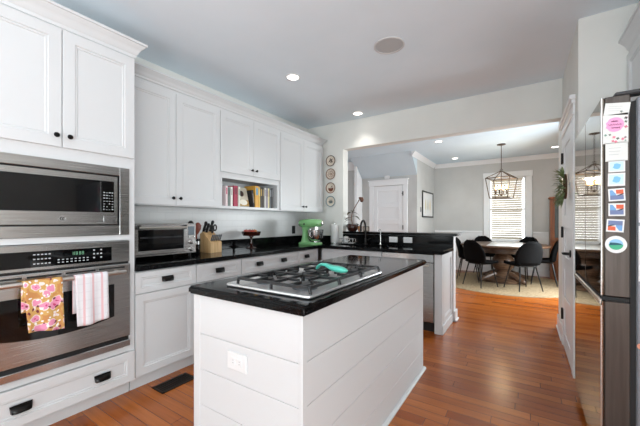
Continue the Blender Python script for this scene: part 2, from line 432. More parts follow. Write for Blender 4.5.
cd = MB()
for x in (WX0 + 0.15, WX1 - 0.18): cd.tube([(x, YB + 0.018, WZ1 - 0.07), (x, YB + 0.018, WZ0 + 0.04)], 0.0015, 5)
cd.build('ladder_cord', slat_m, blind)

# hall door in the stair wall: casing, five-panel leaf, hinges, box above
dc = MB()
dc.box(-3.17, -3.06, 7.01, 7.039, 0, 2.08, 0.004).box(-2.335, -2.235, 7.01, 7.039, 0, 2.08, 0.004).box(-3.18, -2.225, 7.005, 7.039, 2.08, 2.2, 0.004).box(-3.20, -2.205, 6.99, 7.039, 2.2, 2.225, 0.004)
d1 = struct('door_1', dc, trim_white)
lf = MB(); lf.box(-3.055, -2.34, 7.030, 7.039, 0.01, 2.07)
lf.box(-3.055, -2.955, 7.016, 7.030, 0.01, 2.07, 0.003).box(-2.44, -2.34, 7.016, 7.030, 0.01, 2.07, 0.003)
for k in range(6):
    zz = 0.01 + k * 0.388; lf.box(-2.955, -2.44, 7.016, 7.030, zz, zz + (0.12 if k else 0.14), 0.003)
lf.build('door_leaf', trim_white, d1)
hg = MB()
for z in (0.25, 1.1, 1.88): hg.box(-2.345, -2.325, 7.0, 7.012, z - 0.05, z + 0.05, 0.002)
hg.tube([(-2.36, 6.99, 1.88), (-2.33, 6.99, 1.88)], 0.006)
lab(hg.build('hinge', pull_m, d1), 'black door hinges')
tag(MB().box(-2.78, -2.66, 7.0, 7.038, 2.235, 2.32, 0.01).build('door_chime', plate_w), 'small white chime box above the hall door', 'door chime')

# pantry door on the right wall (closed, seen at a grazing angle)
pc = MB()
PY0, PY1 = 3.25, 3.93
pc.box(0.316, 0.329, PY0 - 0.105, PY0 - 0.003, 0, 2.08, 0.003).box(0.316, 0.329, PY1 + 0.003, PY1 + 0.105, 0, 2.08, 0.003)
pc.box(0.314, 0.329, PY0 - 0.12, PY1 + 0.12, 2.08, 2.19, 0.003).box(0.290, 0.329, PY0 - 0.14, PY1 + 0.14, 2.19, 2.225, 0.004).box(0.302, 0.329, PY0 - 0.13, PY1 + 0.13, 2.165, 2.19, 0.004).box(0.306, 0.329, PY0 - 0.125, PY1 + 0.125, 2.075, 2.09, 0.004)
pc.box(0.311, 0.329, PY1 + 0.003, PY1 + 0.11, 0, 0.19, 0.003)
d2 = struct('door_2', pc, trim_white)
lf = MB(); lf.box(0.3265, 0.329, PY0, PY1, 0.01, 2.07)
lf.box(0.318, 0.3265, PY0, PY0 + 0.1, 0.01, 2.07, 0.002).box(0.318, 0.3265, PY1 - 0.1, PY1, 0.01, 2.07, 0.002)
for k in range(6):
    zz = 0.01 + k * 0.388; lf.box(0.318, 0.3265, PY0 + 0.1, PY1 - 0.1, zz, zz + (0.12 if k else 0.14), 0.002)
lf.build('door_leaf', trim_white, d2)
for z in (0.32, 1.13, 1.86):
    h = MB().box(0.310, 0.318, PY1 - 0.03, PY1 + 0.03, z - 0.05, z + 0.05, 0.002); h.tube([(0.308, PY1, z - 0.055), (0.308, PY1, z + 0.055)], 0.008)
    lab(h.build('hinge', pull_m, d2), 'black door hinge')
lv = MB().lathe([(0.03, 0), (0.03, -0.008), (0.012, -0.012), (0.012, -0.05)], (0.318, PY0 + 0.065, 0.965), 16, 'x')
lv.tube([(0.270, PY0 + 0.06, 0.965), (0.268, PY0 + 0.12, 0.966), (0.270, PY0 + 0.18, 0.962)], [0.010, 0.009, 0.007])
lab(lv.build('door_handle', pull_m, d2), 'black lever handle')

# ------------------------------------------------------------------ left run: tall oven unit
def cup_pull(parent, U, Nn, c, w=0.095, h=0.034):
    """bin pull: half-dome shell centred at c"""
    U = Vector(U); Nn = Vector(Nn); c = Vector(c); Z = Vector((0, 0, 1))
    mb = MB(); rs = []
    n = 8
    for k in range(n + 1):
        a = pi / 2 * k / n       # top back edge to front bottom
        d = 0.028 * sin(a) ; zz = h * 0.5 - h * (1 - cos(a))
        wk = w / 2 * (0.86 + 0.14 * (1 - k / n))
        rs.append([c + U * (t * wk) + Nn * (d * (1 - 0.35 * abs(t) ** 4) + 0.001) + Z * zz for t in (-1, -0.9, -0.6, 0, 0.6, 0.9, 1)])
    mb.rings(rs, False, False, False)
    # end cheeks and flange
    for s_ in (-1, 1):
        mb.add([rs[k][0 if s_ < 0 else -1] for k in range(n + 1)] + [c + U * (s_ * w / 2 * 0.9) + Nn * 0.001 - Z * h * 0.5], [tuple(range(n + 2))])
    a = c - U * (w / 2) + Nn * 0.001
    fl = [c + U * (sx_ * w / 2) + Z * zc + Nn * d for d in (0.0005, 0.003) for sx_, zc in ((-1, h * .5), (1, h * .5), (1, h * .5 + 0.006), (-1, h * .5 + 0.006))]
    mb.rings([fl[:4], fl[4:]])
    # back plate keeps the inside dark
    bpv = [c + U * (sx_ * w / 2 * 0.92) + Z * zc + Nn * d for d in (0.0005, 0.002) for sx_, zc in ((-1, -h * .5), (1, -h * .5), (1, h * .5), (-1, h * .5))]
    mb.rings([bpv[:4], bpv[4:]])
    return lab(mb.build('cup_pull', pull_m, parent), 'dark bronze cup pull')
def knob(parent, c, Nn=(1, 0, 0)):
    mb = MB(); mb.lathe([(0.007, 0), (0.006, 0.012), (0.012, 0.016), (0.015, 0.022), (0.012, 0.028), (0.003, 0.030)], c, 14, 'x')
    return lab(mb.build('knob', pull_m, parent), 'black round knob')

TY0, TY1 = 0.29, 1.136
tall = thing('oven_cabinet', 'tall white cabinet housing the built-in microwave and wall oven', 'cabinet', (-2.64, 0.71, 0))
tb = MB()
tb.box(XW + 0.001, XT - 0.075, TY0, TY1 - 0.002, 0, 0.104)                      # plinth
tb.box(XW + 0.001, XT - 0.02, TY0, TY0 + 0.02, 0.104, 2.42).box(XW + 0.001, XT - 0.02, TY1 - 0.02, TY1, 0.104, 2.42)
tb.box(XW + 0.001, XW + 0.02, TY0, TY1, 0.104, 2.42)
for z in (0.104, 0.345, 1.115, 1.61, 2.40): tb.box(XW + 0.02, XT - 0.021, TY0 + 0.02, TY1 - 0.02, z, z + 0.02)
# face frame
tb.box(XT - 0.02, XT, TY0, 0.333, 0.104, 2.42).box(XT - 0.02, XT, 1.098, TY1, 0.104, 2.42)
tb.box(XT - 0.02, XT, 0.333, 1.098, 0.325, 0.368).box(XT - 0.02, XT, 0.333, 1.098, 1.107, 1.142).box(XT - 0.02, XT, 0.333, 1.098, 1.606, 1.685).box(XT - 0.02, XT, 0.333, 1.098, 2.38, 2.42)
tb.build('carcass', cab_white, tall)
for a, b_, ky in ((TY0 + 0.005, 0.712, 0.682), (0.716, TY1 - 0.008, 0.747)):
    d = MB(); panel_front(d, (XT, 0, 0), (0, 1, 0), (1, 0, 0), a, b_, 1.680, 2.385, t=0.02, fr=0.062)
    do = d.build('door', cab_white, tall); knob(do, (XT + 0.0205, ky, 1.745))
d = MB(); panel_front(d, (XT, 0, 0), (0, 1, 0), (1, 0, 0), TY0 + 0.005, TY1 - 0.006, 0.112, 0.322, t=0.02, fr=0.05)
do = d.build('drawer', cab_white, tall)
cup_pull(do, (0, 1, 0), (1, 0, 0), (XT + 0.0205, 0.531, 0.213)); cup_pull(do, (0, 1, 0), (1, 0, 0), (XT + 0.0205, 0.926, 0.215))
def crown_profile(): return [(0, -0.105), (0.006, -0.105), (0.008, -0.085), (0.018, -0.075), (0.022, -0.06), (0.034, -0.04), (0.05, -0.026), (0.054, -0.018), (0.062, -0.016), (0.062, 0), (0, 0)]
cm = MB(); pr = crown_profile(); tz = 2.505
cm.rings([[(XT + a, TY0, tz + z) for a, z in pr], [(XT + a, TY1 + a, tz + z) for a, z in pr], [(XU + 0.066, TY1 + a, tz + z) for a, z in pr]])
cm.box(XW + 0.001, XT, TY0, TY1, 2.421, tz - 0.004)
cm.build('crown_molding', cab_white, tall)

# built-in microwave
mwx = XT + 0.0
mw = thing('microwave_oven', 'stainless steel built-in microwave above the wall oven', 'microwave', (-2.5, 0.715, 1.145))
m_ = MB()
Y0, Y1, Z0, Z1 = 0.336, 1.095, 1.1435, 1.604
fy0, fy1, fz0, fz1 = Y0 + 0.062, Y1 - 0.062, Z0 + 0.064, Z1 - 0.056
fx = XT + 0.0155
m_.box(mwx + 0.0005, fx, Y0, fy0, Z0, Z1, 0.0015).box(mwx + 0.0005, fx, fy1, Y1, Z0, Z1, 0.0015).box(mwx + 0.0005, fx, fy0, fy1, Z0, fz0, 0.0015).box(mwx + 0.0005, fx, fy0, fy1, fz1, Z1, 0.0015)
m_.build('trim_frame', steel, mw)
MB().box(XT - 0.40, XT - 0.004, 0.36, 1.06, 1.16, 1.59).build('oven_box', black_matte, mw)
m_ = MB().box(XT - 0.003, XT + 0.014, fy0 + 0.008, fy1 - 0.011, fz0 + 0.008, fz1 - 0.009, 0.003)
df = m_.build('door', steel, mw)
MB().box(XT + 0.0135, XT + 0.0165, fy0 + 0.02, fy1 - 0.115, fz0 + 0.088, fz1 - 0.045, 0.002).build('window', black_gloss, df)
MB().box(XT + 0.0135, XT + 0.0165, fy1 - 0.113, fy1 - 0.035, fz0 + 0.088, fz1 - 0.045, 0.002).build('control_panel', black_gloss, df)
kp = MB(); mark = mat('key_marks', (190, 194, 198), 0.6)
for r in range(7):
    for c in range(4):
        y = fy1 - 0.1 + c * 0.0165; z = fz0 + 0.105 + r * 0.0185
        if random.random() < 0.9: kp.box(XT + 0.0164, XT + 0.0169, y, y + random.choice((0.006, 0.009, 0.010)), z, z + random.choice((0.003, 0.006)))
kp.build('keypad', mark, df)
MB().box(XT + 0.0139, XT + 0.0165, fy1 - 0.098, fy1 - 0.022, fz0 + 0.024, fz0 + 0.062, 0.006).build('door_button', steel_light, df)
lg = MB(); lc = (XT + 0.014, 0.715, fz0 + 0.045)
lg.lathe([(0.0195, 0), (0.0195, 0.003), (0.0165, 0.003), (0.0165, 0.001)], lc, 24, 'x')
lg.build('badge_ring', steel_light, df)
sc_ = MB()
sc_.tube([(lc[0] + 0.003, lc[1] + 0.0015 + 0.006 * cos(t) - 0.005, lc[2] + 0.009 * sin(t)) for t in [k * 0.5 for k in range(2, 13)]] , 0.0014, 5)
sc_.tube([(lc[0] + 0.003, lc[1] + 0.0065 + 0.0045 * cos(t), lc[2] + 0.008 * sin(t) - 0.001) for t in [k * 0.5 for k in range(1, 12)]], 0.0014, 5)
lab(sc_.build('badge_script', black_matte, df), 'curled script monogram on the round badge')

# wall oven
ov = thing('wall_oven', 'stainless steel built-in wall oven under the microwave', 'oven', (-2.5, 0.715, 0.37))
MB().box(XT - 0.45, XT - 0.004, 0.36, 1.06, 0.385, 1.09).build('oven_box', black_matte, ov)
cp = MB().box(XT + 0.0005, XT + 0.022, Y0, Y1, 0.955, 1.104, 0.005)
cpo = cp.build('control_panel', steel, ov)
MB().box(XT + 0.0216, XT + 0.0245, Y0 + 0.02, Y1 - 0.115, 0.975, 1.066, 0.002).build('display', black_gloss, cpo)
kq = [MB(), MB(), MB()]
for i in range(5):
    for j in range(3): kq[0].box(XT + 0.0243, XT + 0.0249, 0.58 + i * 0.017, 0.59 + i * 0.017, 0.992 + j * 0.026, 0.998 + j * 0.026)
for i in range(8):
    for j in range(2): kq[1].box(XT + 0.0243, XT + 0.0249, 0.69 + i * 0.021, 0.70 + i * 0.021, 0.990 + j * 0.016, 0.995 + j * 0.016)
for i in range(3):
    for j in range(3):
        if (i + j) % 2 == 0 or j == 1: kq[2].box(XT + 0.0243, XT + 0.0249, 0.872 + i * 0.02, 0.882 + i * 0.02, 1.0 + j * 0.024, 1.008 + j * 0.024)
for k in kq: k.build('keypad', mark, cpo)
clk = MB()
for i, x in enumerate((0.765, 0.780, 0.797, 0.812)):
    for a, b_, c, e in ((0, 0.009, 0, 0.0018), (0, 0.009, 0.009, 0.0108), (0, 0.009, 0.018, 0.0198), (0, 0.0018, 0, 0.0198), (0.0072, 0.009, 0, 0.0198)):
        if i == 0 and b_ - a > 0.005: continue
        clk.box(XT + 0.0243, XT + 0.0249, x + a, x + b_, 1.030 + c, 1.030 + e)
lab(clk.build('clock_digits', mat('clock_green', (120, 170, 140), 0.5, emit=(110, 190, 140), es=0.25), cpo), 'green clock digits')
bk = MB().box(XT + 0.0005, XT + 0.008, Y0 + 0.004, Y1 - 0.004, 0.372, 0.955)
bk.build('shadow_gap', black_matte, ov)
dr = MB().box(XT + 0.008, XT + 0.034, Y0 + 0.002, Y1 - 0.002, 0.442, 0.945, 0.005)
dro = dr.build('door', steel, ov)
# window with a bowed lower edge
wv = []
n = 16
for k in range(n + 1):
    t = k / n; y = Y0 + 0.09 + t * (Y1 - Y0 - 0.195); wv.append((y, 0.600 - 0.035 * (1 - (2 * t - 1) ** 2)))
prof = wv + [(Y1 - 0.105, 0.815), (Y0 + 0.09, 0.815)]
MB().prism(prof, 'x', XT + 0.0335, XT + 0.0365).build('window', black_gloss, dro)
vs_ = MB()
for i in range(4):
    y = Y0 + 0.04 + i * 0.175; vs_.box(XT + 0.0335, XT + 0.0345, y, y + 0.155, 0.918, 0.929)
lab(vs_.build('vent_slot', black_matte, dro), 'row of narrow black vent slots')
hd = MB(); hz, hx = 0.897, XT + 0.085
hd.tube([(hx, Y0 + 0.05, hz), (hx, Y1 - 0.055, hz)], 0.0135, 14)
for y in (Y0 + 0.075, Y1 - 0.085): hd.tube([(XT + 0.033, y, hz), (hx - 0.004, y, hz)], 0.010, 10)
hd.build('handle', steel_h, dro)
MB().box(XT + 0.0005, XT + 0.03, Y0, Y1, 0.370, 0.415, 0.004).build('lower_trim', steel_light, ov)

# towels over the oven handle
def towel(name, label, m, y0, y1, zb, zback, skew, seed):
    mb = MB(); rnd = random.Random(seed)
    ny, pts = 14, []
    r = 0.0185
    path = []
    nb = 5
    for k in range(nb + 1): path.append((-r, hz - (hz - zback) * (1 - k / nb)))
    for k in range(1, 8):
        a = pi - pi * k / 8; path.append((r * cos(a), hz + r * sin(a)))
    nf = 16
    for k in range(nf + 1): path.append((r, hz - (hz - zb) * k / nf))
    ph = rnd.random() * 6
    rings_f, rings_b = [], []
    tot = len(path)
    for i, (dx, z) in enumerate(path):
        row, row2 = [], []
        front = i > nb + 7
        t = (i - nb - 8) / nf if front else 0
        for j in range(ny + 1):
            u = j / ny
            y = y0 + (y1 - y0) * u + skew * t + (0.5 - u) * 0.012 * t
            w = 0.006 * sin(u * 11 + ph) * (0.25 + t) + (0.010 * t if front else 0)
            zz = z + (0.010 * sin(u * 3.4 + ph) * t if front else 0)
            d = w if front else 0
            row.append((hx + dx + abs(d), y, zz)); row2.append((hx + dx * 0.84 + abs(d) - (0.003 if front else 0), y, zz))
        rings_f.append(row); rings_b.append(row2)
    mb.rings(rings_f, False, False, False)
    o = mb.build(name, m)
    o.modifiers.new('thick', 'SOLIDIFY').thickness = 0.0025
    return tag(o, label, 'towel')
towel('dish_towel', 'pink and mustard floral dish towel hanging on the oven handle', floral, 0.52, 0.69, 0.628, 0.74, 0.012, 3)
towel('dish_towel', 'white dish towel with pink stripes hanging on the oven handle', striped, 0.748, 0.925, 0.615, 0.68, 0.006, 5)

# ------------------------------------------------------------------ left base cabinets
def base_cab(y0, y1, pulls, doors, label):
    t = thing('base_cabinet', label, 'cabinet', (-2.64, (y0 + y1) / 2, 0))
    c = MB(); c.box(XW + 0.001, XC - 0.075, y0 + 0.001, y1 - 0.001, 0, 0.104).box(XW + 0.001, XC - 0.021, y0 + 0.001, y1 - 0.001, 0.104, 0.873)
    c.build('carcass', cab_white, t)
    d = MB(); panel_front(d, (XC - 0.0205, 0, 0), (0, 1, 0), (1, 0, 0), y0 + 0.004, y1 - 0.004, 0.712, 0.866, t=0.0205, fr=0.04, depth=0.009)
    do = d.build('drawer', cab_white, t)
    for p in pulls: cup_pull(do, (0, 1, 0), (1, 0, 0), (XC + 0.0005, p, 0.79))
    w = (y1 - y0) / doors
    for k in range(doors):
        d = MB(); panel_front(d, (XC - 0.0205, 0, 0), (0, 1, 0), (1, 0, 0), y0 + 0.004 + k * w, y0 + (k + 1) * w - 0.004, 0.112, 0.704, t=0.0205, fr=0.055)
        do = d.build('door', cab_white, t)
        ky = y0 + (k + 1) * w - 0.035 if (doors == 1 or k == 0) else y0 + k * w + 0.035
        knob(do, (XC + 0.0005, ky, 0.655))
    return t
base_cab(1.140, 1.640, [1.384], 1, 'white base cabinet under the toaster oven, next to the wall oven')
base_cab(1.640, 2.145, [1.884], 1, 'white base cabinet under the knife block')
base_cab(2.145, 3.080, [2.397, 2.79], 2, 'wide white base cabinet under the cake stand with two drawer pulls')
base_cab(3.080, 3.505, [3.243], 1, 'white base cabinet nearest the corner, by the green mixer')

# sink run
YS = 3.555
sb = thing('sink_cabinet', 'white sink base cabinet between the corner and the dishwasher', 'cabinet', (-1.9, 3.85, 0))
MB().box(-2.33, -1.452, YS + 0.021, 4.115, 0.104, 0.68).box(-2.33, -1.452, YS + 0.095, 4.115, 0, 0.104).box(-2.33, -1.452, YS + 0.021, YS + 0.05, 0.68, 0.873).box(-2.33, -2.31, YS + 0.021, 4.115, 0.68, 0.873).build('carcass', cab_white, sb)
d = MB(); panel_front(d, (0, YS + 0.0205, 0), (1, 0, 0), (0, -1, 0), -2.31, -1.456, 0.712, 0.868, t=0.0205, fr=0.04, depth=0.004); d.build('drawer_front', cab_white, sb)
for a, b_ in ((-2.31, -1.885), (-1.881, -1.456)):
    d = MB(); panel_front(d, (0, YS + 0.0205, 0), (1, 0, 0), (0, -1, 0), a, b_, 0.112, 0.704, t=0.0205, fr=0.055); d.build('door', cab_white, sb)
dw = thing('dishwasher', 'stainless steel dishwasher at the end of the sink counter', 'dishwasher', (-1.14, 3.85, 0))
MB().box(-1.448, -0.838, YS + 0.03, 4.11, 0.10, 0.870).box(-1.44, -0.845, YS + 0.06, 4.1, 0.0, 0.10).build('tub', black_matte, dw)
MB().box(-1.446, -0.842, YS + 0.002, YS + 0.03, 0.115, 0.775, 0.004).build('door', steel, dw)
MB().box(-1.446, -0.842, YS + 0.002, YS + 0.03, 0.779, 0.868, 0.004).build('control_panel', steel_light, dw)
h = MB().tube([(-1.40, YS - 0.03, 0.745), (-0.89, YS - 0.03, 0.745)], 0.010, 10)
for x in (-1.36, -0.93): h.tube([(x, YS + 0.003, 0.745), (x, YS - 0.03, 0.745)], 0.007, 8)
h.build('handle', steel_h, dw)
# peninsula end panel and half wall
ep = thing('end_panel', 'white panelled end of the peninsula beside the dishwasher', 'cabinet panel', (-0.77, 3.84, 0))
e = MB(); e.box(-0.832, -0.752, YS - 0.002, YS + 0.075, 0, 0.873, 0.003).box(-0.832, -0.77, YS + 0.075, 4.115, 0, 0.873)
e.build('post', cab_white, ep)
d = MB(); panel_front(d, (-0.77, 0, 0), (0, 1, 0), (1, 0, 0), YS + 0.078, 4.113, 0.10, 0.873, t=0.018, fr=0.06); d.box(-0.77, -0.742, YS + 0.0, 4.113, 0, 0.1, 0.004)
d.build('panel', cab_white, ep)
hw = MB().box(-2.288, -0.735, YF, YF + 0.13, 0, 1.052, 0.003)
struct('wall_peninsula', hw, trim_white)
struct('baseboard_peninsula', MB().box(-0.735, -0.715, YF - 0.004, YF + 0.15, 0, 0.13, 0.005).box(-0.735, -0.700, YF - 0.004, YF + 0.165, 0, 0.022, 0.006).box(-2.28, -0.72, YF + 0.131, YF + 0.15, 0, 0.13, 0.005), trim_white)

# counter: L-shaped granite slab with sink cut-out, its splashes, the raised splash, the bar top
ct = thing('countertop', 'black granite L-shaped countertop along the left wall and sink', 'countertop', (-2.5, 2.5, 0.875))
g = MB()
g.box(XW + 0.001, XC + 0.022, 1.141, 3.53, 0.875, 0.914, 0.006, 2)
SX0, SX1, SY0, SY1 = -2.18, -1.55, 3.66, 3.99
g.box(XW + 0.001, SX0, 3.53, YF - 0.001, 0.875, 0.914, 0.002).box(SX0, SX1, 3.525, SY0, 0.875, 0.914, 0.002).box(SX0, SX1, SY1, YF - 0.001, 0.875, 0.914, 0.002).box(SX1, -0.735, 3.525, YF - 0.001, 0.875, 0.914, 0.004)
g.box(-2.35, SX0, 3.525, 3.53, 0.875, 0.914)
g.build('slab', granite, ct)
g = MB().box(XW + 0.0065, XW + 0.026, 1.141, YF - 0.001, 0.9145, 1.018, 0.003).box(XW + 0.027, -2.45, YF - 0.02, YF - 0.001, 0.9145, 1.018, 0.003)
g.build('backsplash', granite, ct)
g = MB().box(-2.285, -0.738, YF - 0.02, YF - 0.001, 0.9145, 1.05, 0.002)
g.build('raised_backsplash', granite, ct)
bt = tag(MB().box(-2.285, -0.695, YF - 0.03, YF + 0.36, 1.054, 1.088, 0.008, 2).build('bar_top', granite), 'black granite raised bar top on the peninsula half wall', 'bar top')
sk = MB(); 
sk.rings([[(SX0 + i, SY0 + i, z), (SX1 - i, SY0 + i, z), (SX1 - i, SY1 - i, z), (SX0 + i, SY1 - i, z)] for i, z in ((-0.01, 0.873), (0.001, 0.873), (0.012, 0.70), (0.04, 0.685))], False, True)
tag(sk.build('kitchen_sink', steel_light), 'stainless undermount sink set into the black counter', 'sink')
# faucet
fa = thing('faucet', 'tall black gooseneck faucet behind the sink', 'faucet', (-1.88, 4.03, 0.915))
MB().lathe([(0.03, 0), (0.03, 0.006), (0.02, 0.015), (0.018, 0.08)], (-1.88, 4.03, 0.915), 18).build('base', pull_m, fa)
pts = [(-1.88, 4.03, 0.99), (-1.88, 4.03, 1.16)] + [(-1.88 - 0.02 * sin(0), 4.03 - 0.075 + 0.075 * cos(a), 1.16 + 0.085 * sin(a)) for a in [pi * k / 10 for k in range(1, 11)]] + [(-1.88, 3.88, 1.10)]
MB().tube(pts, [0.014] * (len(pts) - 1) + [0.017], 12).build('spout', pull_m, fa)
MB().tube([(-1.865, 4.03, 0.97), (-1.80, 4.02, 1.0)], [0.008, 0.006], 8).build('lever', pull_m, fa)
sd = thing('filter_tap', 'slim chrome filter tap right of the black faucet', 'tap', (-1.655, 4.03, 0.915))
MB().lathe([(0.02, 0), (0.02, 0.01), (0.010, 0.02), (0.009, 0.13)], (-1.655, 4.03, 0.915), 14).build('base', steel_light, sd)
MB().tube([(-1.655, 4.03, 1.03), (-1.655, 4.03, 1.11), (-1.655, 4.015, 1.13), (-1.655, 3.98, 1.128), (-1.655, 3.965, 1.11)], 0.006, 8).build('spout', steel_light, sd)
# outlets on the raised splash
def outlet(name, label, c, U, Nn, w, h, m, slot_m, group=None, kind='outlet'):
    t = thing(name, label, kind, c, group); U = Vector(U); Nn = Vector(Nn); c = Vector(c); Z = Vector((0, 0, 1))
    def bx(mb, u0, u1, z0, z1, d0, d1):
        e = 0.002
        rs = []
        for i, d in ((0, d0), (0, d1 - e), (e, d1)):
            rs.append([c + U * a + Z * z + Nn * d for a, z in ((u0 + i, z0 + i), (u1 - i, z0 + i), (u1 - i, z1 - i), (u0 + i, z1 - i))])
        mb.rings(rs)
    p = MB(); bx(p, -w / 2, w / 2, -h / 2, h / 2, 0.0005, 0.007); p.build('cover_plate', m, t)
    horiz = w > h
    for s_ in (-1, 1):
        q = MB(); o = 0.02 * s_
        if horiz: bx(q, o - 0.015, o + 0.015, -0.017, 0.017, 0.0065, 0.0095)
        else: bx(q, -0.017, 0.017, o - 0.015, o + 0.015, 0.0065, 0.0095)
        ro = q.build('receptacle', m, t)
        q = MB()
        for a in (-0.006, 0.006):
            if horiz: bx(q, o - 0.005, o + 0.005, a - 0.001, a + 0.001, 0.0092, 0.0098)
            else: bx(q, a - 0.001, a + 0.001, o - 0.005, o + 0.005, 0.0092, 0.0098)
        q.build('slot', slot_m, ro)
    return t
slot_dark = mat('slot_grey', (120, 120, 120), 0.6)
outlet('wall_outlet', 'white outlet on the black splash, nearer the faucet', (-1.497, YF - 0.021, 0.99), (1, 0, 0), (0, -1, 0), 0.118, 0.074, plate_w, slot_dark)
outlet('wall_outlet', 'white outlet on the black splash, farther from the faucet', (-1.298, YF - 0.021, 0.99), (1, 0, 0), (0, -1, 0), 0.118, 0.074, plate_w, slot_dark)
outlet('wall_outlet', 'black outlet on the tiled wall left of the green mixer', (XW + 0.0065, 3.745, 1.11), (0, 1, 0), (1, 0, 0), 0.074, 0.118, black_matte, slot_dark)

# ------------------------------------------------------------------ upper cabinets
UZ0, UZ1 = 1.372, 2.385
def upper(y0, y1, label, shelf=False, kn=None, group=None):
    t = thing('upper_cabinet', label, 'cabinet', (-2.78, (y0 + y1) / 2, UZ0))
    c = MB(); x0, x1 = XW + 0.001, XU - 0.0005
    c.box(x0, x1 - 0.02, y0 + 0.0005, y0 + 0.018, UZ0, UZ1 + 0.02).box(x0, x1 - 0.02, y1 - 0.018, y1 - 0.0005, UZ0, UZ1 + 0.02).box(x0, x0 + 0.01, y0 + 0.018, y1 - 0.018, UZ0, UZ1 + 0.02)
    c.box(x0, x1 - 0.02, y0, y1, UZ1 + 0.0, UZ1 + 0.02)
    ff = x1 - 0.02
    c.box(ff, x1, y0 + 0.0005, y0 + 0.038, UZ0, UZ1 + 0.02).box(ff, x1, y1 - 0.038, y1 - 0.0005, UZ0, UZ1 + 0.02).box(ff, x1, y0 + 0.038, y1 - 0.038, UZ1 - 0.03, UZ1 + 0.02)
    c.box(x0 + 0.01, ff, y0 + 0.018, y1 - 0.018, UZ0 + 0.008, UZ0 + 0.028).box(ff, x1, y0 + 0.038, y1 - 0.038, UZ0, UZ0 + 0.028)
    zb = UZ0 + 0.008
    if shelf:
        c.box(x0 + 0.01, ff, y0 + 0.018, y1 - 0.018, 1.70, 1.72).box(ff, x1, y0 + 0.038, y1 - 0.038, 1.69, 1.765); zb = 1.752
    c.build('carcass', cab_white, t)
    ym = (y0 + y1) / 2
    for a, b_, k in ((y0 + 0.004, ym - 0.002, ym - 0.035), (ym + 0.002, y1 - 0.004, ym + 0.033)):
        d = MB(); panel_front(d, (XU, 0, 0), (0, 1, 0), (1, 0, 0), a, b_, zb, UZ1 - 0.012, t=0.02, fr=0.06)
        do = d.build('door', cab_white, t); knob(do, (XU + 0.0205, k, zb + 0.062))
    return t
upper(1.138, 2.105, 'tall pair of white wall cabinet doors over the toaster oven')
upper(2.105, 3.045, 'white wall cabinet with an open book shelf under short doors', True)
upper(3.045, 4.045, 'white wall cabinet pair beside the hanging plates, over the green mixer')
cm = MB(); tz = 2.492
cm.rings([[(XU + a, 1.1375, tz + z * 0.8) for a, z in pr], [(XU + a, 4.045 + a, tz + z * 0.8) for a, z in pr], [(XW + 0.002, 4.045 + a, tz + z * 0.8) for a, z in pr]])
cm.box(XW + 0.002, XU - 0.001, 1.138, 4.045, 2.4065, tz - 0.003)
tag(cm.build('crown_molding', cab_white), 'long white crown molding along the top of the wall cabinets', 'molding')

# books on the open shelf
book_specs = [  # y centre, thickness, height, depth, cover, band, label
    (2.222, 0.030, 0.222, 0.17, (232, 214, 216), (206, 120, 140), 'pale pink spine book, first at the left of the shelf'),
    (2.256, 0.024, 0.205, 0.16, (112, 128, 122), (80, 96, 92), 'grey-green slim book between the pink and white books'),
    (2.290, 0.030, 0.215, 0.17, (234, 232, 226), (190, 186, 180), 'white book just left of the magenta book'),
    (2.347, 0.058, 0.232, 0.18, (168, 44, 74), (120, 26, 52), 'thick magenta red hardback cookbook on the shelf'),
    (2.398, 0.026, 0.225, 0.17, (226, 226, 214), (150, 170, 150), 'cream book just right of the magenta book'),
    (2.672, 0.058, 0.262, 0.18, (224, 168, 70), (108, 160, 186), 'yellow and blue book right of the leaning black one'),
    (2.715, 0.020, 0.25, 0.17, (226, 190, 92), (240, 220, 150), 'slim yellow book right of the yellow and blue one'),
    (2.745, 0.032, 0.252, 0.17, (46, 40, 34), (170, 140, 60), 'dark brown book with gold band, left of its dark neighbour'),
    (2.781, 0.032, 0.252, 0.17, (66, 58, 50), (140, 120, 90), 'dark grey-brown book, right of the gold banded one'),
    (2.814, 0.026, 0.255, 0.17, (214, 212, 208), (160, 160, 166), 'light grey book right of the dark books'),
    (2.846, 0.028, 0.248, 0.17, (158, 150, 164), (110, 104, 120), 'mauve grey book toward the right end'),
    (2.876, 0.022, 0.25, 0.17, (236, 226, 176), (200, 180, 120), 'pale yellow book toward the right end'),
    (2.904, 0.024, 0.255, 0.17, (88, 92, 96), (150, 152, 156), 'charcoal book next to the last black one'),
    (2.936, 0.028, 0.258, 0.17, (28, 30, 32), (120, 124, 128), 'black book at the right end of the shelf'),
]
SH = UZ0 + 0.0285
page_m = mat('book_pages', (228, 222, 206), 0.8)
def book(y, t, h, d, c, band, label, name='book'):
    y += 0.012
    b = thing(name, label, 'book', (-2.66 - d / 2, y, SH), 'cookbooks on the open shelf')
    xf = -2.66; h = h * 0.98
    mb = MB().box(xf - d, xf, y - t / 2, y - t / 2 + 0.003, SH, SH + h).box(xf - d, xf, y + t / 2 - 0.003, y + t / 2, SH, SH + h).box(xf - 0.004, xf + 0.0025, y - t / 2, y + t / 2, SH, SH + h, 0.002)
    cm_ = plain('book_%d_%d_%d' % c, c, 0.5)
    mb.build('cover', cm_, b)
    MB().box(xf - d + 0.004, xf - 0.005, y - t / 2 + 0.0035, y + t / 2 - 0.0035, SH + 0.003, SH + h - 0.004).build('pages', page_m, b)
    bm_ = plain('band_%d_%d_%d' % band, band, 0.5)
    MB().box(xf + 0.0024, xf + 0.0032, y - t * 0.3, y + t * 0.3, SH + h * 0.58, SH + h * 0.9).build('spine_title', bm_, b)
    return b
for s_ in book_specs: book(*s_)
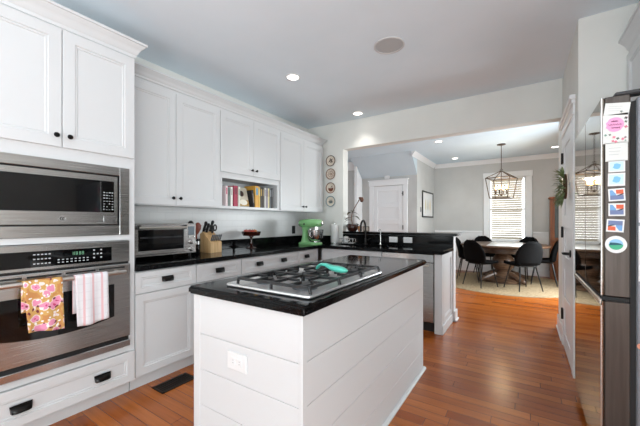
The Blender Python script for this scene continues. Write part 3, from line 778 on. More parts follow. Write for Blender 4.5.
# face-out cookbook leaning, with a photo of a bowl; and a leaning black book
fb = thing('cookbook', 'cookbook facing out with a photo of a white bowl on its cover', 'book', (-2.72, 2.505, SH))
tilt = Matrix.Translation((-2.69, 2.511, SH + 0.009)) @ Matrix.Rotation(radians(-14), 4, 'Y')
MB().box(-0.022, 0, -0.085, 0.085, 0, 0.225, 0.002).xf(tilt).build('cover', plain('cookbook_cream', (214, 206, 188)), fb)
q = MB(); q.box(0.0002, 0.0012, -0.08, 0.08, 0.005, 0.075).xf(tilt); q.build('cover_photo', plain('cookbook_gold', (190, 150, 84)), fb)
q = MB(); q.lathe([(0.001, 0.001), (0.06, 0.001), (0.06, 0.002), (0.001, 0.002)], (0, 0, 0.06), 20, 'x'); q.v = [Vector((p.x, p.y, 0.03 + (p.z - 0.03) * 0.55)) for p in q.v]; q.xf(tilt); q.build('bowl_photo', plain('cookbook_bowl', (246, 240, 226)), fb)
q = MB(); q.lathe([(0.001, 0.0005), (0.035, 0.0005), (0.035, 0.002), (0.001, 0.002)], (0, -0.01, 0.15), 20, 'x'); q.xf(tilt); q.build('cover_disc', plain('cookbook_dark', (58, 34, 30)), fb)
lb = thing('book', 'black book leaning to the left against the yellow and blue book', 'book', (-2.73, 2.632, SH), 'cookbooks on the open shelf')
tl = Matrix.Translation((-2.655, 2.636, SH + 0.003)) @ Matrix.Rotation(radians(8), 4, 'X')
MB().box(-0.16, 0, -0.012, 0.012, 0, 0.2, 0.002).xf(tl).build('cover', plain('book_black', (30, 26, 28)), lb)
MB().box(0.0002, 0.001, -0.006, 0.006, 0.05, 0.16).xf(tl).build('spine_title', plain('band_grey', (150, 140, 130)), lb)

# plates on the far wall
def deco_plate(z, kind, label):
    c = (-2.50, YF - 0.002, z)
    t = thing('decorative_plate', label, 'plate', c, 'plates hanging in a column on the far wall')
    R_ = 0.083
    ivory = mat('plate_ivory', (216, 204, 188), 0.35); br_ = plain('plate_brown', (112, 66, 46), 0.4); bl = plain('plate_blue', (96, 132, 144), 0.4); dk = plain('plate_dark', (78, 60, 52), 0.4)
    m1 = MB(); m1.lathe([(0.03, 0), (R_ * 0.7, -0.006), (R_, -0.020), (R_, -0.022), (R_ * 0.68, -0.010), (0.002, -0.008)], c, 32, 'y'); m1.build('dish', ivory, t)
    rm = {0: dk, 1: br_, 2: br_, 3: bl}[kind]
    r_ = MB(); r_.lathe([(R_ + 0.001, -0.019), (R_ + 0.001, -0.0235), (R_ * 0.88, -0.0205), (R_ * 0.88, -0.017)], c, 32, 'y', False); r_.build('rim_band', rm, t)
    p = MB()
    def disc(x, z_, r, d=-0.0112):
        p.lathe([(r, -0.0075), (r, d), (0.0005, d)], (c[0] + x, c[1], c[2] + z_), 12, 'y')
    if kind == 0:
        for k in range(7):
            a = k * 2.4; disc(0.03 * cos(a) * (0.4 + 0.1 * k), 0.03 * sin(a) * (0.4 + 0.1 * k), 0.010)
        p.tube([(c[0] - 0.04, c[1] - 0.010, c[2] - 0.02), (c[0], c[1] - 0.010, c[2] + 0.01), (c[0] + 0.04, c[1] - 0.010, c[2] + 0.03)], 0.003, 5)
    elif kind == 1:
        for r0 in (0.045, 0.022): p.lathe([(r0, -0.007), (r0, -0.0115), (r0 - 0.006, -0.0115), (r0 - 0.006, -0.007)], c, 28, 'y', False)
        disc(0, 0, 0.008)
        for k in range(14): disc(0.058 * cos(k * 2 * pi / 14), 0.058 * sin(k * 2 * pi / 14), 0.004, -0.017)
    elif kind == 2:
        p.lathe([(0.001, -0.007), (0.001, -0.0115), (0.044, -0.0115), (0.044, -0.007)], (c[0], c[1], c[2] - 0.012), 24, 'y')
        p.v = [Vector((v.x, v.y, min(v.z, c[2] - 0.008 + 0.02 * abs((v.x - c[0]) / 0.044) ** 2 )) ) for v in p.v]
        p.tube([(c[0], c[1] - 0.010, c[2] - 0.01), (c[0] + 0.012, c[1] - 0.010, c[2] + 0.03)], 0.005, 6)
        disc(0.022, 0.024, 0.008)
    else:
        p.box(c[0] - 0.028, c[0] + 0.028, c[1] - 0.0112, c[1] - 0.007, c[2] - 0.03, c[2] + 0.01)
        for k in range(4): disc(-0.02 + 0.013 * k, 0.02, 0.006)
        disc(-0.035, -0.005, 0.007); disc(0.037, -0.01, 0.006)
    p.build('painted_motif', {0: dk, 1: br_, 2: br_, 3: plain('plate_greyblue', (104, 112, 112), 0.4)}[kind], t)
deco_plate(2.168, 0, 'top plate of the four, ivory with scattered dark dots')
deco_plate(1.966, 1, 'second plate from the top, ivory with brown rings')
deco_plate(1.752, 2, 'third plate from the top, ivory with a brown crescent')
deco_plate(1.545, 3, 'lowest plate of the four, with a blue-grey rim')

# ------------------------------------------------------------------ things on the left counter
CZ = 0.9145
to = thing('toaster_oven', 'stainless steel toaster oven on the black counter', 'toaster oven', (-2.74, 1.53, CZ))
tx, ty0, ty1, tz0, tz1 = -2.585, 1.235, 1.812, CZ + 0.03, 1.216
MB().box(XW + 0.04, tx - 0.012, ty0, ty1, tz0, tz1, 0.012, 2).build('body', steel, to)
f = MB().box(tx - 0.0118, tx, ty0, ty1 - 0.0, tz0, tz1 - 0.006, 0.004); f.build('front_frame', steel, to)
td = MB().box(tx + 0.0002, tx + 0.012, ty0 + 0.012, ty1 - 0.102, tz0 + 0.016, tz1 - 0.014, 0.004).build('door', steel, to)
MB().box(tx + 0.0115, tx + 0.0135, ty0 + 0.045, ty1 - 0.137, tz0 + 0.05, tz1 - 0.05, 0.003).build('window', black_gloss, td)
fr_ = MB().tube([(tx + 0.0135, ty0 + 0.05, tz0 + 0.044), (tx + 0.0135, ty1 - 0.135, tz0 + 0.044), (tx + 0.0135, ty1 - 0.131, tz1 - 0.046)], 0.004, 6); fr_.build('window_edge', steel_light, td)
gk = MB()
for z in (1.098, 1.106): gk.tube([(tx + 0.0135, ty0 + 0.06, z), (tx + 0.0135, ty1 - 0.15, z)], 0.0015, 5)
gk.build('wire_rack', iron_grey, td)
h = MB().tube([(tx + 0.04, ty0 + 0.04, tz1 - 0.032), (tx + 0.04, ty1 - 0.12, tz1 - 0.032)], 0.009, 10)
h.build('handle', steel_h, td)
hk = MB()
for y in (ty0 + 0.045, ty1 - 0.13): hk.box(tx + 0.011, tx + 0.042, y - 0.012, y + 0.012, tz1 - 0.045, tz1 - 0.012, 0.005)
lab(hk.build('handle_bracket', black_matte, td), 'black handle brackets')
MB().box(tx + 0.0002, tx + 0.004, ty1 - 0.082, ty1 - 0.018, tz1 - 0.105, tz1 - 0.025, 0.004).build('display', plain('lcd_grey', (112, 122, 130), 0.2), to)
for z in (tz0 + 0.105, tz0 + 0.04):
    MB().lathe([(0.024, 0.0002), (0.024, 0.006), (0.019, 0.008), (0.017, 0.024), (0.002, 0.025)], (tx, ty1 - 0.05, z), 20, 'x').build('knob', steel_light, to)
bt_ = MB()
for y in (ty1 - 0.075, ty1 - 0.025): bt_.lathe([(0.007, 0.0002), (0.006, 0.006), (0.001, 0.007)], (tx, y, tz0 + 0.15), 10, 'x')
bt_.build('button', steel_light, to)
for a in (tx - 0.04, XW + 0.08):
    for y in (ty0 + 0.04, ty1 - 0.04): MB().lathe([(0.012, 0), (0.015, 0.030)], (a, y, CZ + 0.0003), 10).build('foot', black_matte, to)

# utensil crock
uc = thing('utensil_holder', 'dark utensil holder with a steel band beside the toaster oven', 'utensil holder', (-2.70, 1.885, CZ))
MB().lathe([(0.044, 0.0005), (0.046, 0.004), (0.046, 0.075), (0.046, 0.15), (0.042, 0.15), (0.040, 0.012)], (-2.70, 1.885, CZ), 24).build('cup', black_gloss, uc)
MB().lathe([(0.0468, 0.098), (0.0468, 0.128)], (-2.70, 1.885, CZ), 24, cap=False).build('steel_band', steel_light, uc)
ws = MB(); ws.tube([(-2.70, 1.893, CZ + 0.03), (-2.697, 1.895, CZ + 0.19), (-2.694, 1.9, CZ + 0.215), (-2.69, 1.905, CZ + 0.245), (-2.69, 1.908, CZ + 0.285), (-2.69, 1.91, CZ + 0.31)], [0.006, 0.008, 0.02, 0.036, 0.038, 0.012], 12, flat=None)
ws.v = [Vector((-2.694 + (v.x + 2.694) * 0.35, v.y, v.z)) for v in ws.v]
tag(ws.build('wooden_spoon', wood_red), 'dark reddish wooden spoon standing in the utensil holder', 'spoon')
ld = MB(); ld.tube([(-2.715, 1.868, CZ + 0.03), (-2.722, 1.858, CZ + 0.26)], 0.005, 8); ld.ball((-2.715, 1.845, CZ + 0.295), 0.022, 0.03, 0.035)
tag(ld.build('ladle', black_matte), 'black ladle standing in the utensil holder', 'ladle')

# knife block
kb = thing('knife_block', 'light wood knife block with black handled knives', 'knife block', (-2.70, 2.06, CZ))
prof = [(1.985, 0.0005), (2.165, 0.0005), (2.165, 0.075), (2.125, 0.10)]
mb = MB(); kbx0, kbx1 = -2.745, -2.63
# profile in x (front towards +x low, back high) extruded in y
mb.prism([(-2.83, CZ + 0.0005), (-2.655, CZ + 0.0005), (-2.655, CZ + 0.105), (-2.70, CZ + 0.145), (-2.79, CZ + 0.215), (-2.83, CZ + 0.19)], 'y', 2.030, 2.165)
mb.build('block', wood_light, kb)
def knife(i, x, y, z, ln, r=0.010, dx=0.45, m=black_matte, label=None, name='knife'):
    t = thing(name, label, 'knife', (x, y, z), 'knives in the wooden knife block')
    dirv = Vector((dx, 0, 1)).normalized(); p = Vector((x, y, z))
    MB().tube([p + dirv * 0.003, p + dirv * (ln * 0.25), p + dirv * (ln * 0.6), p + dirv * (ln * 0.9), p + dirv * ln], [r * 0.8, r, r * 0.85, r * 1.1, r * 0.7], 8).build('handle', m, t)
    MB().tube([p - dirv * 0.001, p + dirv * 0.006], [r * 0.9, r * 0.9], 8).build('bolster', steel_light, t)
ks = [(-2.80, 2.050, 0.212, 0.115, 'tallest black knife handle at the back left of the block'), (-2.80, 2.130, 0.212, 0.125, 'back row knife handle, second from the left'), (-2.775, 2.067, 0.206, 0.1, 'knife handle in the middle row, left of the scissors'),
      ]
for i, (x, y, z, ln, lb_) in enumerate(ks): knife(i, x, y, CZ + z + 0.002, ln, 0.015, label=lb_)
for k in range(6):
    y = 2.043 + k * 0.0215
    knife(9, -2.668, y, CZ + 0.122, 0.07, 0.0075, 0.45, mat('knife_steel', (120, 124, 130), 0.35, 0.5), 'slim grey steak knife handle in the front row of the block', 'steak_knife')
sci = thing('scissors', 'black handled kitchen scissors in the knife block', 'scissors', (-2.76, 2.130, CZ + 0.19))
q = MB()
for s_ in (-1, 1):
    q.tube([(-2.765 + 0.02, 2.130 + s_ * 0.022 + 0.018 * cos(a), CZ + 0.255 + 0.03 * sin(a)) for a in [2 * pi * k / 14 for k in range(15)]], 0.0075, 6)
    q.tube([(-2.765, 2.130, CZ + 0.197), (-2.75, 2.130 + s_ * 0.015, CZ + 0.235)], 0.006, 6)
q.build('handles', black_matte, sci)
MB().tube([(-2.768, 2.130, CZ + 0.205), (-2.758, 2.130, CZ + 0.222)], 0.004, 6).build('pivot', steel_light, sci)

# cake stand with fruit
cs = thing('cake_stand', 'dark amber glass pedestal stand holding fruit', 'cake stand', (-2.77, 2.70, CZ))
MB().lathe([(0.065, 0.0005), (0.062, 0.006), (0.025, 0.018), (0.012, 0.035), (0.018, 0.06), (0.010, 0.085), (0.014, 0.125), (0.03, 0.14)], (-2.77, 2.70, CZ), 28).build('stem', amber, cs)
MB().lathe([(0.02, 0.141), (0.10, 0.150), (0.112, 0.178), (0.116, 0.20), (0.112, 0.20), (0.098, 0.162), (0.001, 0.156)], (-2.77, 2.70, CZ), 32).build('bowl', amber, cs)
fr_cols = [((196, 96, 84), 'red-pink peach'), ((176, 72, 52), 'dark red apple'), ((206, 132, 74), 'orange apricot'), ((188, 88, 92), 'rosy plum')]
sp_ = [(-0.045, -0.04), (0.05, -0.03), (0.0, 0.055), (-0.055, 0.03)]
pos_l = ['at the near left of the stand', 'at the front right of the stand', 'at the far right of the stand', 'at the back of the stand']
for (c, l_), (dx, dy), pl in zip(fr_cols, sp_, pos_l):
    t = thing('fruit', l_ + ' ' + pl, 'fruit', (-2.77 + dx, 2.70 + dy, CZ + 0.165), 'fruit on the cake stand')
    MB().lathe([(0.006, 0), (0.026, 0.008), (0.033, 0.028), (0.026, 0.05), (0.008, 0.056), (0.002, 0.052)], (-2.77 + dx, 2.70 + dy, CZ + 0.166), 16).build('flesh', plain('fruit_%d_%d_%d' % c, c, 0.4), t)
    MB().tube([(-2.77 + dx, 2.70 + dy, CZ + 0.216), (-2.768 + dx, 2.703 + dy, CZ + 0.232)], 0.002, 5).build('stem', plain('fruit_stem', (80, 56, 36)), t)

# stand mixer (built along +x, then turned)
mxr = thing('stand_mixer', 'mint green stand mixer with a steel bowl in the counter corner', 'mixer', (-2.56, 3.55, CZ))
MX = Matrix.Translation((-2.50, 3.56, CZ)) @ Matrix.Rotation(radians(4), 4, 'Z')
mb = MB()
bs = []
for z, k in ((0.0008, 0.97), (0.012, 1.0), (0.03, 0.97), (0.036, 0.9)):
    bs.append([(x * k, y * k, z) for x, y in [(-0.14 + 0.0, -0.085), (-0.16, -0.05), (-0.165, 0.0), (-0.16, 0.05), (-0.14, 0.085), (-0.06, 0.1), (0.08, 0.1), (0.14, 0.085), (0.17, 0.04), (0.175, 0), (0.17, -0.04), (0.14, -0.085), (0.08, -0.1), (-0.06, -0.1)]])
mb.rings(bs)
ped = []
for z, x0, x1, hwid in ((0.034, -0.145, -0.01, 0.075), (0.06, -0.135, -0.035, 0.062), (0.10, -0.125, -0.05, 0.052), (0.17, -0.12, -0.045, 0.048), (0.22, -0.13, -0.02, 0.052), (0.245, -0.14, 0.02, 0.055)):
    xm, xr = (x0 + x1) / 2, (x1 - x0) / 2
    ped.append([(xm + xr * cos(a), hwid * sin(a), z) for a in [2 * pi * k / 20 for k in range(20)]])
mb.rings(ped)
mb.xf(MX).build('stand', mint, mxr)
hdr = []
for x, w, zc, h_ in ((-0.175, 0.02, 0.295, 0.02), (-0.165, 0.048, 0.293, 0.045), (-0.13, 0.062, 0.292, 0.056), (-0.05, 0.068, 0.295, 0.06), (0.06, 0.068, 0.297, 0.06), (0.13, 0.06, 0.297, 0.054), (0.165, 0.05, 0.297, 0.046), (0.182, 0.035, 0.297, 0.034), (0.188, 0.015, 0.297, 0.014)):
    hdr.append([(x, w * cos(a), zc + h_ * sin(a)) for a in [2 * pi * k / 22 for k in range(22)]])
MB().rings(hdr).xf(MX).build('head', mint, mxr)
MB().lathe([(0.028, 0.186), (0.028, 0.196), (0.02, 0.2)], (0, 0, 0.297), 18, 'x').xf(MX).build('attachment_hub', steel_light, mxr)
MB().lathe([(0.035, 0.20), (0.034, 0.24), (0.034, 0.25)], (0.09, 0, 0), 18).lathe([(0.006, 0.12), (0.006, 0.2)], (0.09, 0, 0), 8).xf(MX).build('beater_shaft', steel_light, mxr)
MB().tube([(-0.16, -0.057, 0.275), (0.16, -0.053, 0.278)], 0.004, 6).xf(MX).build('trim_strip', steel_light, mxr)
MB().lathe([(0.055, 0.038), (0.055, 0.05), (0.075, 0.065), (0.10, 0.10), (0.108, 0.15), (0.112, 0.205), (0.116, 0.207), (0.108, 0.205), (0.09, 0.09), (0.02, 0.06)], (0.085, 0, 0), 32).xf(MX).build('bowl', steel_light, mxr)
MB().tube([(0.085 + 0.0, -0.108, 0.18), (0.085, -0.15, 0.175), (0.085, -0.155, 0.13), (0.085, -0.125, 0.10), (0.085, -0.1, 0.105)], 0.006, 8).xf(MX).build('bowl_handle', steel_light, mxr)
MB().ball((-0.06, -0.07, 0.285), 0.012).xf(MX).build('speed_knob', black_matte, mxr)

# paper towel, dish rack, plant, small things on the bar
pt = thing('paper_towel_roll', 'white paper towel roll standing at the counter corner', 'paper towel', (-2.385, 4.035, CZ))
MB().lathe([(0.018, 0.008), (0.056, 0.008), (0.058, 0.012), (0.058, 0.27), (0.055, 0.274), (0.018, 0.274)], (-2.385, 4.03, CZ), 28).build('roll', linen, pt)
MB().lathe([(0.065, 0.0005), (0.065, 0.006), (0.01, 0.0075)], (-2.385, 4.03, CZ), 24).lathe([(0.008, 0.27), (0.008, 0.295), (0.012, 0.30), (0.004, 0.31)], (-2.385, 4.03, CZ), 12).build('holder', steel_light, pt)
rk = thing('dish_rack', 'small chrome dish rack behind the sink near the paper towel', 'dish rack', (-2.2, 4.03, CZ))
q = MB()
for z in (0.01, 0.07):
    q.tube([(-2.29, 4.08, CZ + z), (-2.06, 4.08, CZ + z), (-2.06, 4.0, CZ + z), (-2.29, 4.0, CZ + z), (-2.29, 4.08, CZ + z)], 0.004, 6)
for x in (-2.29, -2.23, -2.17, -2.11, -2.06): q.tube([(x, 4.0, CZ + 0.01), (x, 4.0, CZ + 0.07)], 0.003, 5); q.tube([(x, 4.08, CZ + 0.01), (x, 4.08, CZ + 0.07)], 0.003, 5); q.tube([(x, 4.08, CZ + 0.01), (x, 4.0, CZ + 0.01)], 0.003, 5)
q.build('wire_frame', steel_light, rk)
MB().box(-2.30, -2.05, 3.995, 4.085, CZ + 0.0005, CZ + 0.006, 0.003).build('drip_tray', steel_light, rk)
mg = thing('mug', 'white mug in the chrome dish rack', 'mug', (-2.2, 4.04, CZ + 0.016))
MB().lathe([(0.03, 0.0), (0.035, 0.004), (0.036, 0.085), (0.033, 0.085), (0.031, 0.008)], (-2.20, 4.04, CZ + 0.016), 20).build('cup', plate_w, mg)
MB().tube([(-2.165, 4.04, CZ + 0.085), (-2.14, 4.04, CZ + 0.075), (-2.142, 4.04, CZ + 0.045), (-2.166, 4.04, CZ + 0.035)], 0.004, 6).build('handle', plate_w, mg)

BZ = 1.0885
pl = thing('potted_orchid', 'orchid with a curved bare stem in a dark round pot', 'plant', (-2.17, 4.2, BZ))
MB().lathe([(0.05, 0.0005), (0.078, 0.03), (0.088, 0.07), (0.075, 0.105), (0.068, 0.105), (0.07, 0.08), (0.01, 0.078)], (-2.17, 4.2, BZ), 28).build('pot', plain('pot_dark', (58, 30, 24), 0.25), pl)
rnd = random.Random(4)
q = MB()
def leafy(mb, p0, d, ln, w, droop=0.4):
    p0 = Vector(p0); d = Vector(d).normalized(); side = d.cross(Vector((0, 0, 1))); side = side.normalized() if side.length > 1e-3 else Vector((1, 0, 0))
    L_, R2, C2 = [], [], []
    for k in range(7):
        t = k / 6; c = p0 + d * ln * t + Vector((0, 0, -droop * ln * t * t)); ww = w * sin(pi * min(1, t * 0.93 + 0.05)) ; up = side.cross(d) * 0.25 * ww
        L_.append(c + side * ww + up); C2.append(c); R2.append(c - side * ww + up)
    n0 = len(mb.v); mb.v += L_ + C2 + R2
    for k in range(6):
        mb.f.append((n0 + k, n0 + k + 1, n0 + 7 + k + 1, n0 + 7 + k)); mb.f.append((n0 + 7 + k, n0 + 7 + k + 1, n0 + 14 + k + 1, n0 + 14 + k))
stems = [(-2.17, 4.2, BZ + 0.08), (-2.19, 4.19, BZ + 0.2), (-2.17, 4.19, BZ + 0.29), (-2.12, 4.2, BZ + 0.38), (-2.06, 4.2, BZ + 0.47), (-2.03, 4.2, BZ + 0.485)]
MB().tube(stems, [0.006, 0.006, 0.005, 0.006, 0.008, 0.007], 6).build('flower_stem', plain('stem_brown', (112, 74, 50)), pl)
MB().ball((-2.02, 4.2, BZ + 0.47), 0.03, 0.02, 0.04).ball((-2.045, 4.195, BZ + 0.495), 0.022, 0.02, 0.016).build('flower_bud', plain('bud_brown', (104, 66, 48)), pl)
for i, (dx, dz, a, ln) in enumerate([(0, 0.10, 2.6, 0.13), (0.01, 0.11, 0.3, 0.12), (-0.015, 0.2, 3.2, 0.11), (0.0, 0.22, -0.2, 0.13), (-0.01, 0.27, 0.8, 0.12), (0.0, 0.28, 2.8, 0.10), (-0.01, 0.16, 4.2, 0.12), (0.0, 0.3, 5.0, 0.09)]):
    q = MB(); leafy(q, (-2.175 + dx, 4.195, BZ + dz), (cos(a), 0.5 * sin(a), 0.35), ln * 1.1, 0.034, 0.7)
    q.build('leaf', leaf_dark, pl)
cn = thing('candle_jar', 'small amber jar on the bar top right of the orchid pot', 'jar', (-2.05, 4.2, BZ))
MB().lathe([(0.03, 0.0005), (0.034, 0.004), (0.034, 0.08), (0.031, 0.08), (0.029, 0.01)], (-2.045, 4.2, BZ), 20).build('jar', plain('jar_amber', (168, 110, 70), 0.2), cn)
MB().lathe([(0.028, 0.012), (0.028, 0.05), (0.002, 0.05)], (-2.045, 4.2, BZ), 16).build('wax', linen, cn)
pf = thing('photo_frame', 'tiny dark picture frame on the bar top by the faucet', 'picture frame', (-1.95, 4.2, BZ))
MB().box(-2.0, -1.9, 4.2, 4.212, BZ + 0.0005, BZ + 0.075, 0.003).build('frame', plain('frame_brown', (74, 56, 44)), pf)
MB().box(-1.988, -1.912, 4.198, 4.2005, BZ + 0.012, BZ + 0.064).build('picture', plain('frame_pic', (190, 180, 166)), pf)

# ------------------------------------------------------------------ island
isl = thing('kitchen_island', 'white shiplap kitchen island with black granite top', 'island', (-1.05, 1.8, 0))
IX0, IX1, IY0, IY1 = -1.392, -0.712, 0.962, 2.655
bd = MB(); bd.box(IX0 + 0.012, IX1 - 0.012, IY0 + 0.012, IY1 - 0.012, 0, 0.874)
seams = [0.158, 0.333, 0.508, 0.682, 0.874]
for a, z in zip([0.0] + [s_ + 0.0018 for s_ in seams[:-1]], seams):
    bd.box(IX0 + 0.04, IX1 - 0.02, IY0 + 0.003, IY0 + 0.013, a, z, 0.0012)      # front boards
    bd.box(IX1 - 0.013, IX1 - 0.003, IY0 + 0.03, IY1 - 0.02, a, z, 0.0012)      # right side boards
    bd.box(IX0 + 0.003, IX0 + 0.013, IY0 + 0.03, IY1 - 0.02, a, z, 0.0012)
    bd.box(IX0 + 0.04, IX1 - 0.02, IY1 - 0.013, IY1 - 0.003, a, z, 0.0012)
bd.build('shiplap_body', cab_white, isl)
for (x0, x1, y0, y1) in ((IX0, IX0 + 0.048, IY0, IY0 + 0.04), (IX1 - 0.02, IX1, IY0, IY0 + 0.03), (IX1 - 0.02, IX1, IY1 - 0.022, IY1), (IX0, IX0 + 0.04, IY1 - 0.04, IY1)):
    MB().box(x0, x1, y0, y1, 0, 0.874, 0.002).build('corner_post', cab_white, isl)
MB().prism([(IX1 - 0.001, 0), (IX1 + 0.020, 0), (IX1 + 0.019, 0.010), (IX1 + 0.012, 0.017), (IX1 - 0.001, 0.020)], 'y', IY0 - 0.0, IY1 + 0.02).build('shoe_molding', cab_white, isl)
MB().box(IX0 - 0.022, IX1 + 0.022, IY0 - 0.02, IY1 + 0.03, 0.875, 0.914, 0.010, 3).build('countertop', granite, isl)
outlet('wall_outlet', 'white outlet on the front end of the island', (-1.075, IY0 + 0.0028, 0.608), (1, 0, 0), (0, -1, 0), 0.122, 0.078, plate_w, slot_dark)

# gas cooktop
ck = thing('gas_cooktop', 'stainless gas cooktop with black grates on the island', 'cooktop', (-0.99, 1.44, 0.9145))
KX0, KX1, KY0, KY1 = -1.252, -0.735, 1.04, 1.83; KZ = 0.9145
q = MB()
def rr(i, z, r=0.02):
    pts = []
    for cx_, cy_, a0 in ((KX1 - i - r, KY1 - i - r, 0), (KX0 + i + r, KY1 - i - r, pi / 2), (KX0 + i + r, KY0 + i + r, pi), (KX1 - i - r, KY0 + i + r, 1.5 * pi)):
        for k in range(5): a = a0 + pi / 2 * k / 4; pts.append((cx_ + r * cos(a), cy_ + r * sin(a), z))
    return pts
q.rings([rr(0.004, KZ + 0.0003), rr(0, KZ + 0.006), rr(0.002, KZ + 0.013), rr(0.012, KZ + 0.016), rr(0.024, KZ + 0.010)])
q.build('steel_tray', mat('tray_steel', (222, 222, 222), 0.38, 0.9), ck)
burn = [(-1.10, 1.18, 0.034), (-0.86, 1.18, 0.042), (-1.0, 1.435, 0.052), (-1.10, 1.69, 0.034), (-0.86, 1.69, 0.042)]
for x, y, r in burn:
    bo = MB().lathe([(r + 0.018, 0.0105), (r + 0.016, 0.018), (r + 0.006, 0.022), (r + 0.004, 0.026)], (x, y, KZ), 24).build('burner_ring', iron_grey, ck)
    MB().lathe([(r, 0.0265), (r + 0.002, 0.030), (r, 0.035), (r * 0.3, 0.036)], (x, y, KZ), 24).build('burner_cap', iron, bo)
gz = KZ + 0.040
def grate(y0, y1):
    g = MB(); x0, x1 = KX0 + 0.075, KX1 - 0.028; w = 0.006
    def bar(pa, pb, hgt=0.012, ww=0.0065):
        pa, pb = Vector(pa), Vector(pb); d = (pb - pa).normalized(); s_ = Vector((-d.y, d.x, 0)) * ww
        g.rings([[p + s_ - Vector((0, 0, hgt / 2)), p + s_ * 0.8 + Vector((0, 0, hgt / 2)), p - s_ * 0.8 + Vector((0, 0, hgt / 2)), p - s_ - Vector((0, 0, hgt / 2))] for p in (pa, pb)])
    bar((x0, y0, gz), (x1, y0, gz)); bar((x0, y1, gz), (x1, y1, gz)); bar((x0, y0, gz), (x0, y1, gz)); bar((x1, y0, gz), (x1, y1, gz))
    ym = (y0 + y1) / 2; xm = (x0 + x1) / 2
    bar((xm, y0, gz), (xm, y1, gz))
    for cx_ in ((x0 + xm) / 2, (x1 + xm) / 2):
        bar((cx_, y0, gz), (cx_, y0 + (y1 - y0) * 0.36, gz)); bar((cx_, y1, gz), (cx_, y1 - (y1 - y0) * 0.36, gz))
        bar((cx_ - 0.095, ym, gz), (cx_ - 0.035, ym, gz)); bar((cx_ + 0.035, ym, gz), (cx_ + 0.095, ym, gz))
    for x, ox in ((x0, -0.012), (xm, 0), (x1, 0.012)):
        for y, oy in ((y0, -0.001), (y1, 0.001)):
            g.tube([(x + ox, y + oy, KZ + 0.0105), (x + ox, y + oy, KZ + 0.022), (x + ox * 0.5, y, gz - 0.001), (x - ox * 0.8, y, gz + 0.001)], [0.0075, 0.007, 0.0075, 0.006], 8)
    return g.build('grate', iron, ck)
for a, b_ in ((KY0 + 0.03, KY0 + 0.272), (KY0 + 0.279, KY0 + 0.511), (KY0 + 0.518, KY1 - 0.03)): grate(a, b_)
for k in range(5):
    y = 1.31 + k * 0.065
    MB().lathe([(0.021, 0.0105), (0.021, 0.014), (0.017, 0.016), (0.0165, 0.036), (0.014, 0.039), (0.002, 0.039)], (-1.212, y, KZ), 18).build('control_knob', black_gloss if k % 2 else iron, ck)
# teal spoon rest lying across the grates
srp = [(-0.985, 1.47, gz + 0.014), (-0.97, 1.463, gz + 0.03), (-0.945, 1.455, gz + 0.042), (-0.915, 1.45, gz + 0.043), (-0.885, 1.445, gz + 0.036), (-0.86, 1.44, gz + 0.030), (-0.83, 1.435, gz + 0.028), (-0.80, 1.43, gz + 0.026), (-0.78, 1.425, gz + 0.025), (-0.768, 1.422, gz + 0.024)]
q = MB().tube(srp, [0.010, 0.014, 0.017, 0.020, 0.026, 0.032, 0.036, 0.033, 0.022, 0.006], 16, flat=0.5)
tag(q.build('spoon_rest', teal), 'turquoise curved spoon rest lying on the cooktop grates', 'spoon rest')

# floor vent
fv = thing('floor_vent', 'dark bronze floor register between the cabinets and island', 'vent', (-2.235, 1.385, 0))
q = MB(); vx0, vx1, vy0, vy1 = -2.315, -2.165, 1.245, 1.525
q.box(vx0, vx1, vy0, vy0 + 0.022, 0.0005, 0.006, 0.002).box(vx0, vx1, vy1 - 0.022, vy1, 0.0005, 0.006, 0.002).box(vx0, vx0 + 0.022, vy0, vy1, 0.0005, 0.006, 0.002).box(vx1 - 0.022, vx1, vy0, vy1, 0.0005, 0.006, 0.002)
q.build('frame', bronze_vent, fv)
q = MB().box(vx0 + 0.02, vx1 - 0.02, vy0 + 0.02, vy1 - 0.02, 0.0004, 0.0012); q.build('duct', black_matte, fv)
q = MB()
for k in range(14): q.box(vx0 + 0.02, vx1 - 0.02, vy0 + 0.026 + k * 0.0166, vy0 + 0.031 + k * 0.0166, 0.0013, 0.0045)
q.box((vx0 + vx1) / 2 - 0.003, (vx0 + vx1) / 2 + 0.003, vy0 + 0.02, vy1 - 0.02, 0.0013, 0.005)
q.build('louvers', bronze_vent, fv)

# ------------------------------------------------------------------ refrigerator
FX, FY0, FY1 = 0.30, 1.962, 2.872
fg = thing('refrigerator', 'dark stainless french door refrigerator covered with cards', 'refrigerator', (0.75, 2.42, 0))
MB().box(FX + 0.122, 1.18, FY0 + 0.004, FY1 - 0.004, 0.03, 1.80, 0.006).build('body', fr_body, fg)
MB().box(FX + 0.102, FX + 0.1215, FY0 + 0.012, FY1 - 0.012, 0.06, 1.785).build('door_gasket', dark_gasket, fg)
ym = (FY0 + FY1) / 2
def fdoor(y0, y1, z0, z1, name):
    o = MB().box(FX + 0.012, FX + 0.1015, y0, y1, z0, z1, 0.004).build(name, fr_side, fg)
    MB().box(FX, FX + 0.0118, y0 + 0.001, y1 - 0.001, z0 + 0.001, z1 - 0.001, 0.003).build('front_skin', fr_front, o)
    return o
for a, b_ in ((FY0, ym - 0.003), (ym + 0.003, FY1)): 
    d = fdoor(a, b_, 0.885, 1.818, 'door')
    yy = (b_ if a == FY0 else a)
d = fdoor(FY0, FY1, 0.065, 0.862, 'freezer_drawer')
MB().box(FX + 0.002, FX + 0.098, FY0 + 0.002, FY1 - 0.002, 0.8645, 0.8825).build('handle_recess', dark_gasket, fg)
MB().box(FX - 0.006, FX + 0.006, FY0 + 0.004, FY1 - 0.004, 0.842, 0.870, 0.004).build('drawer_handle', steel_h, d)
e = MB()
for z0, z1 in ((0.886, 1.817), (0.066, 0.84)): e.box(FX - 0.001, FX + 0.005, FY0 - 0.0015, FY0 + 0.004, z0, z1, 0.001)
lab(e.build('edge_trim', fr_trim, fg), 'bright vertical edge strip')
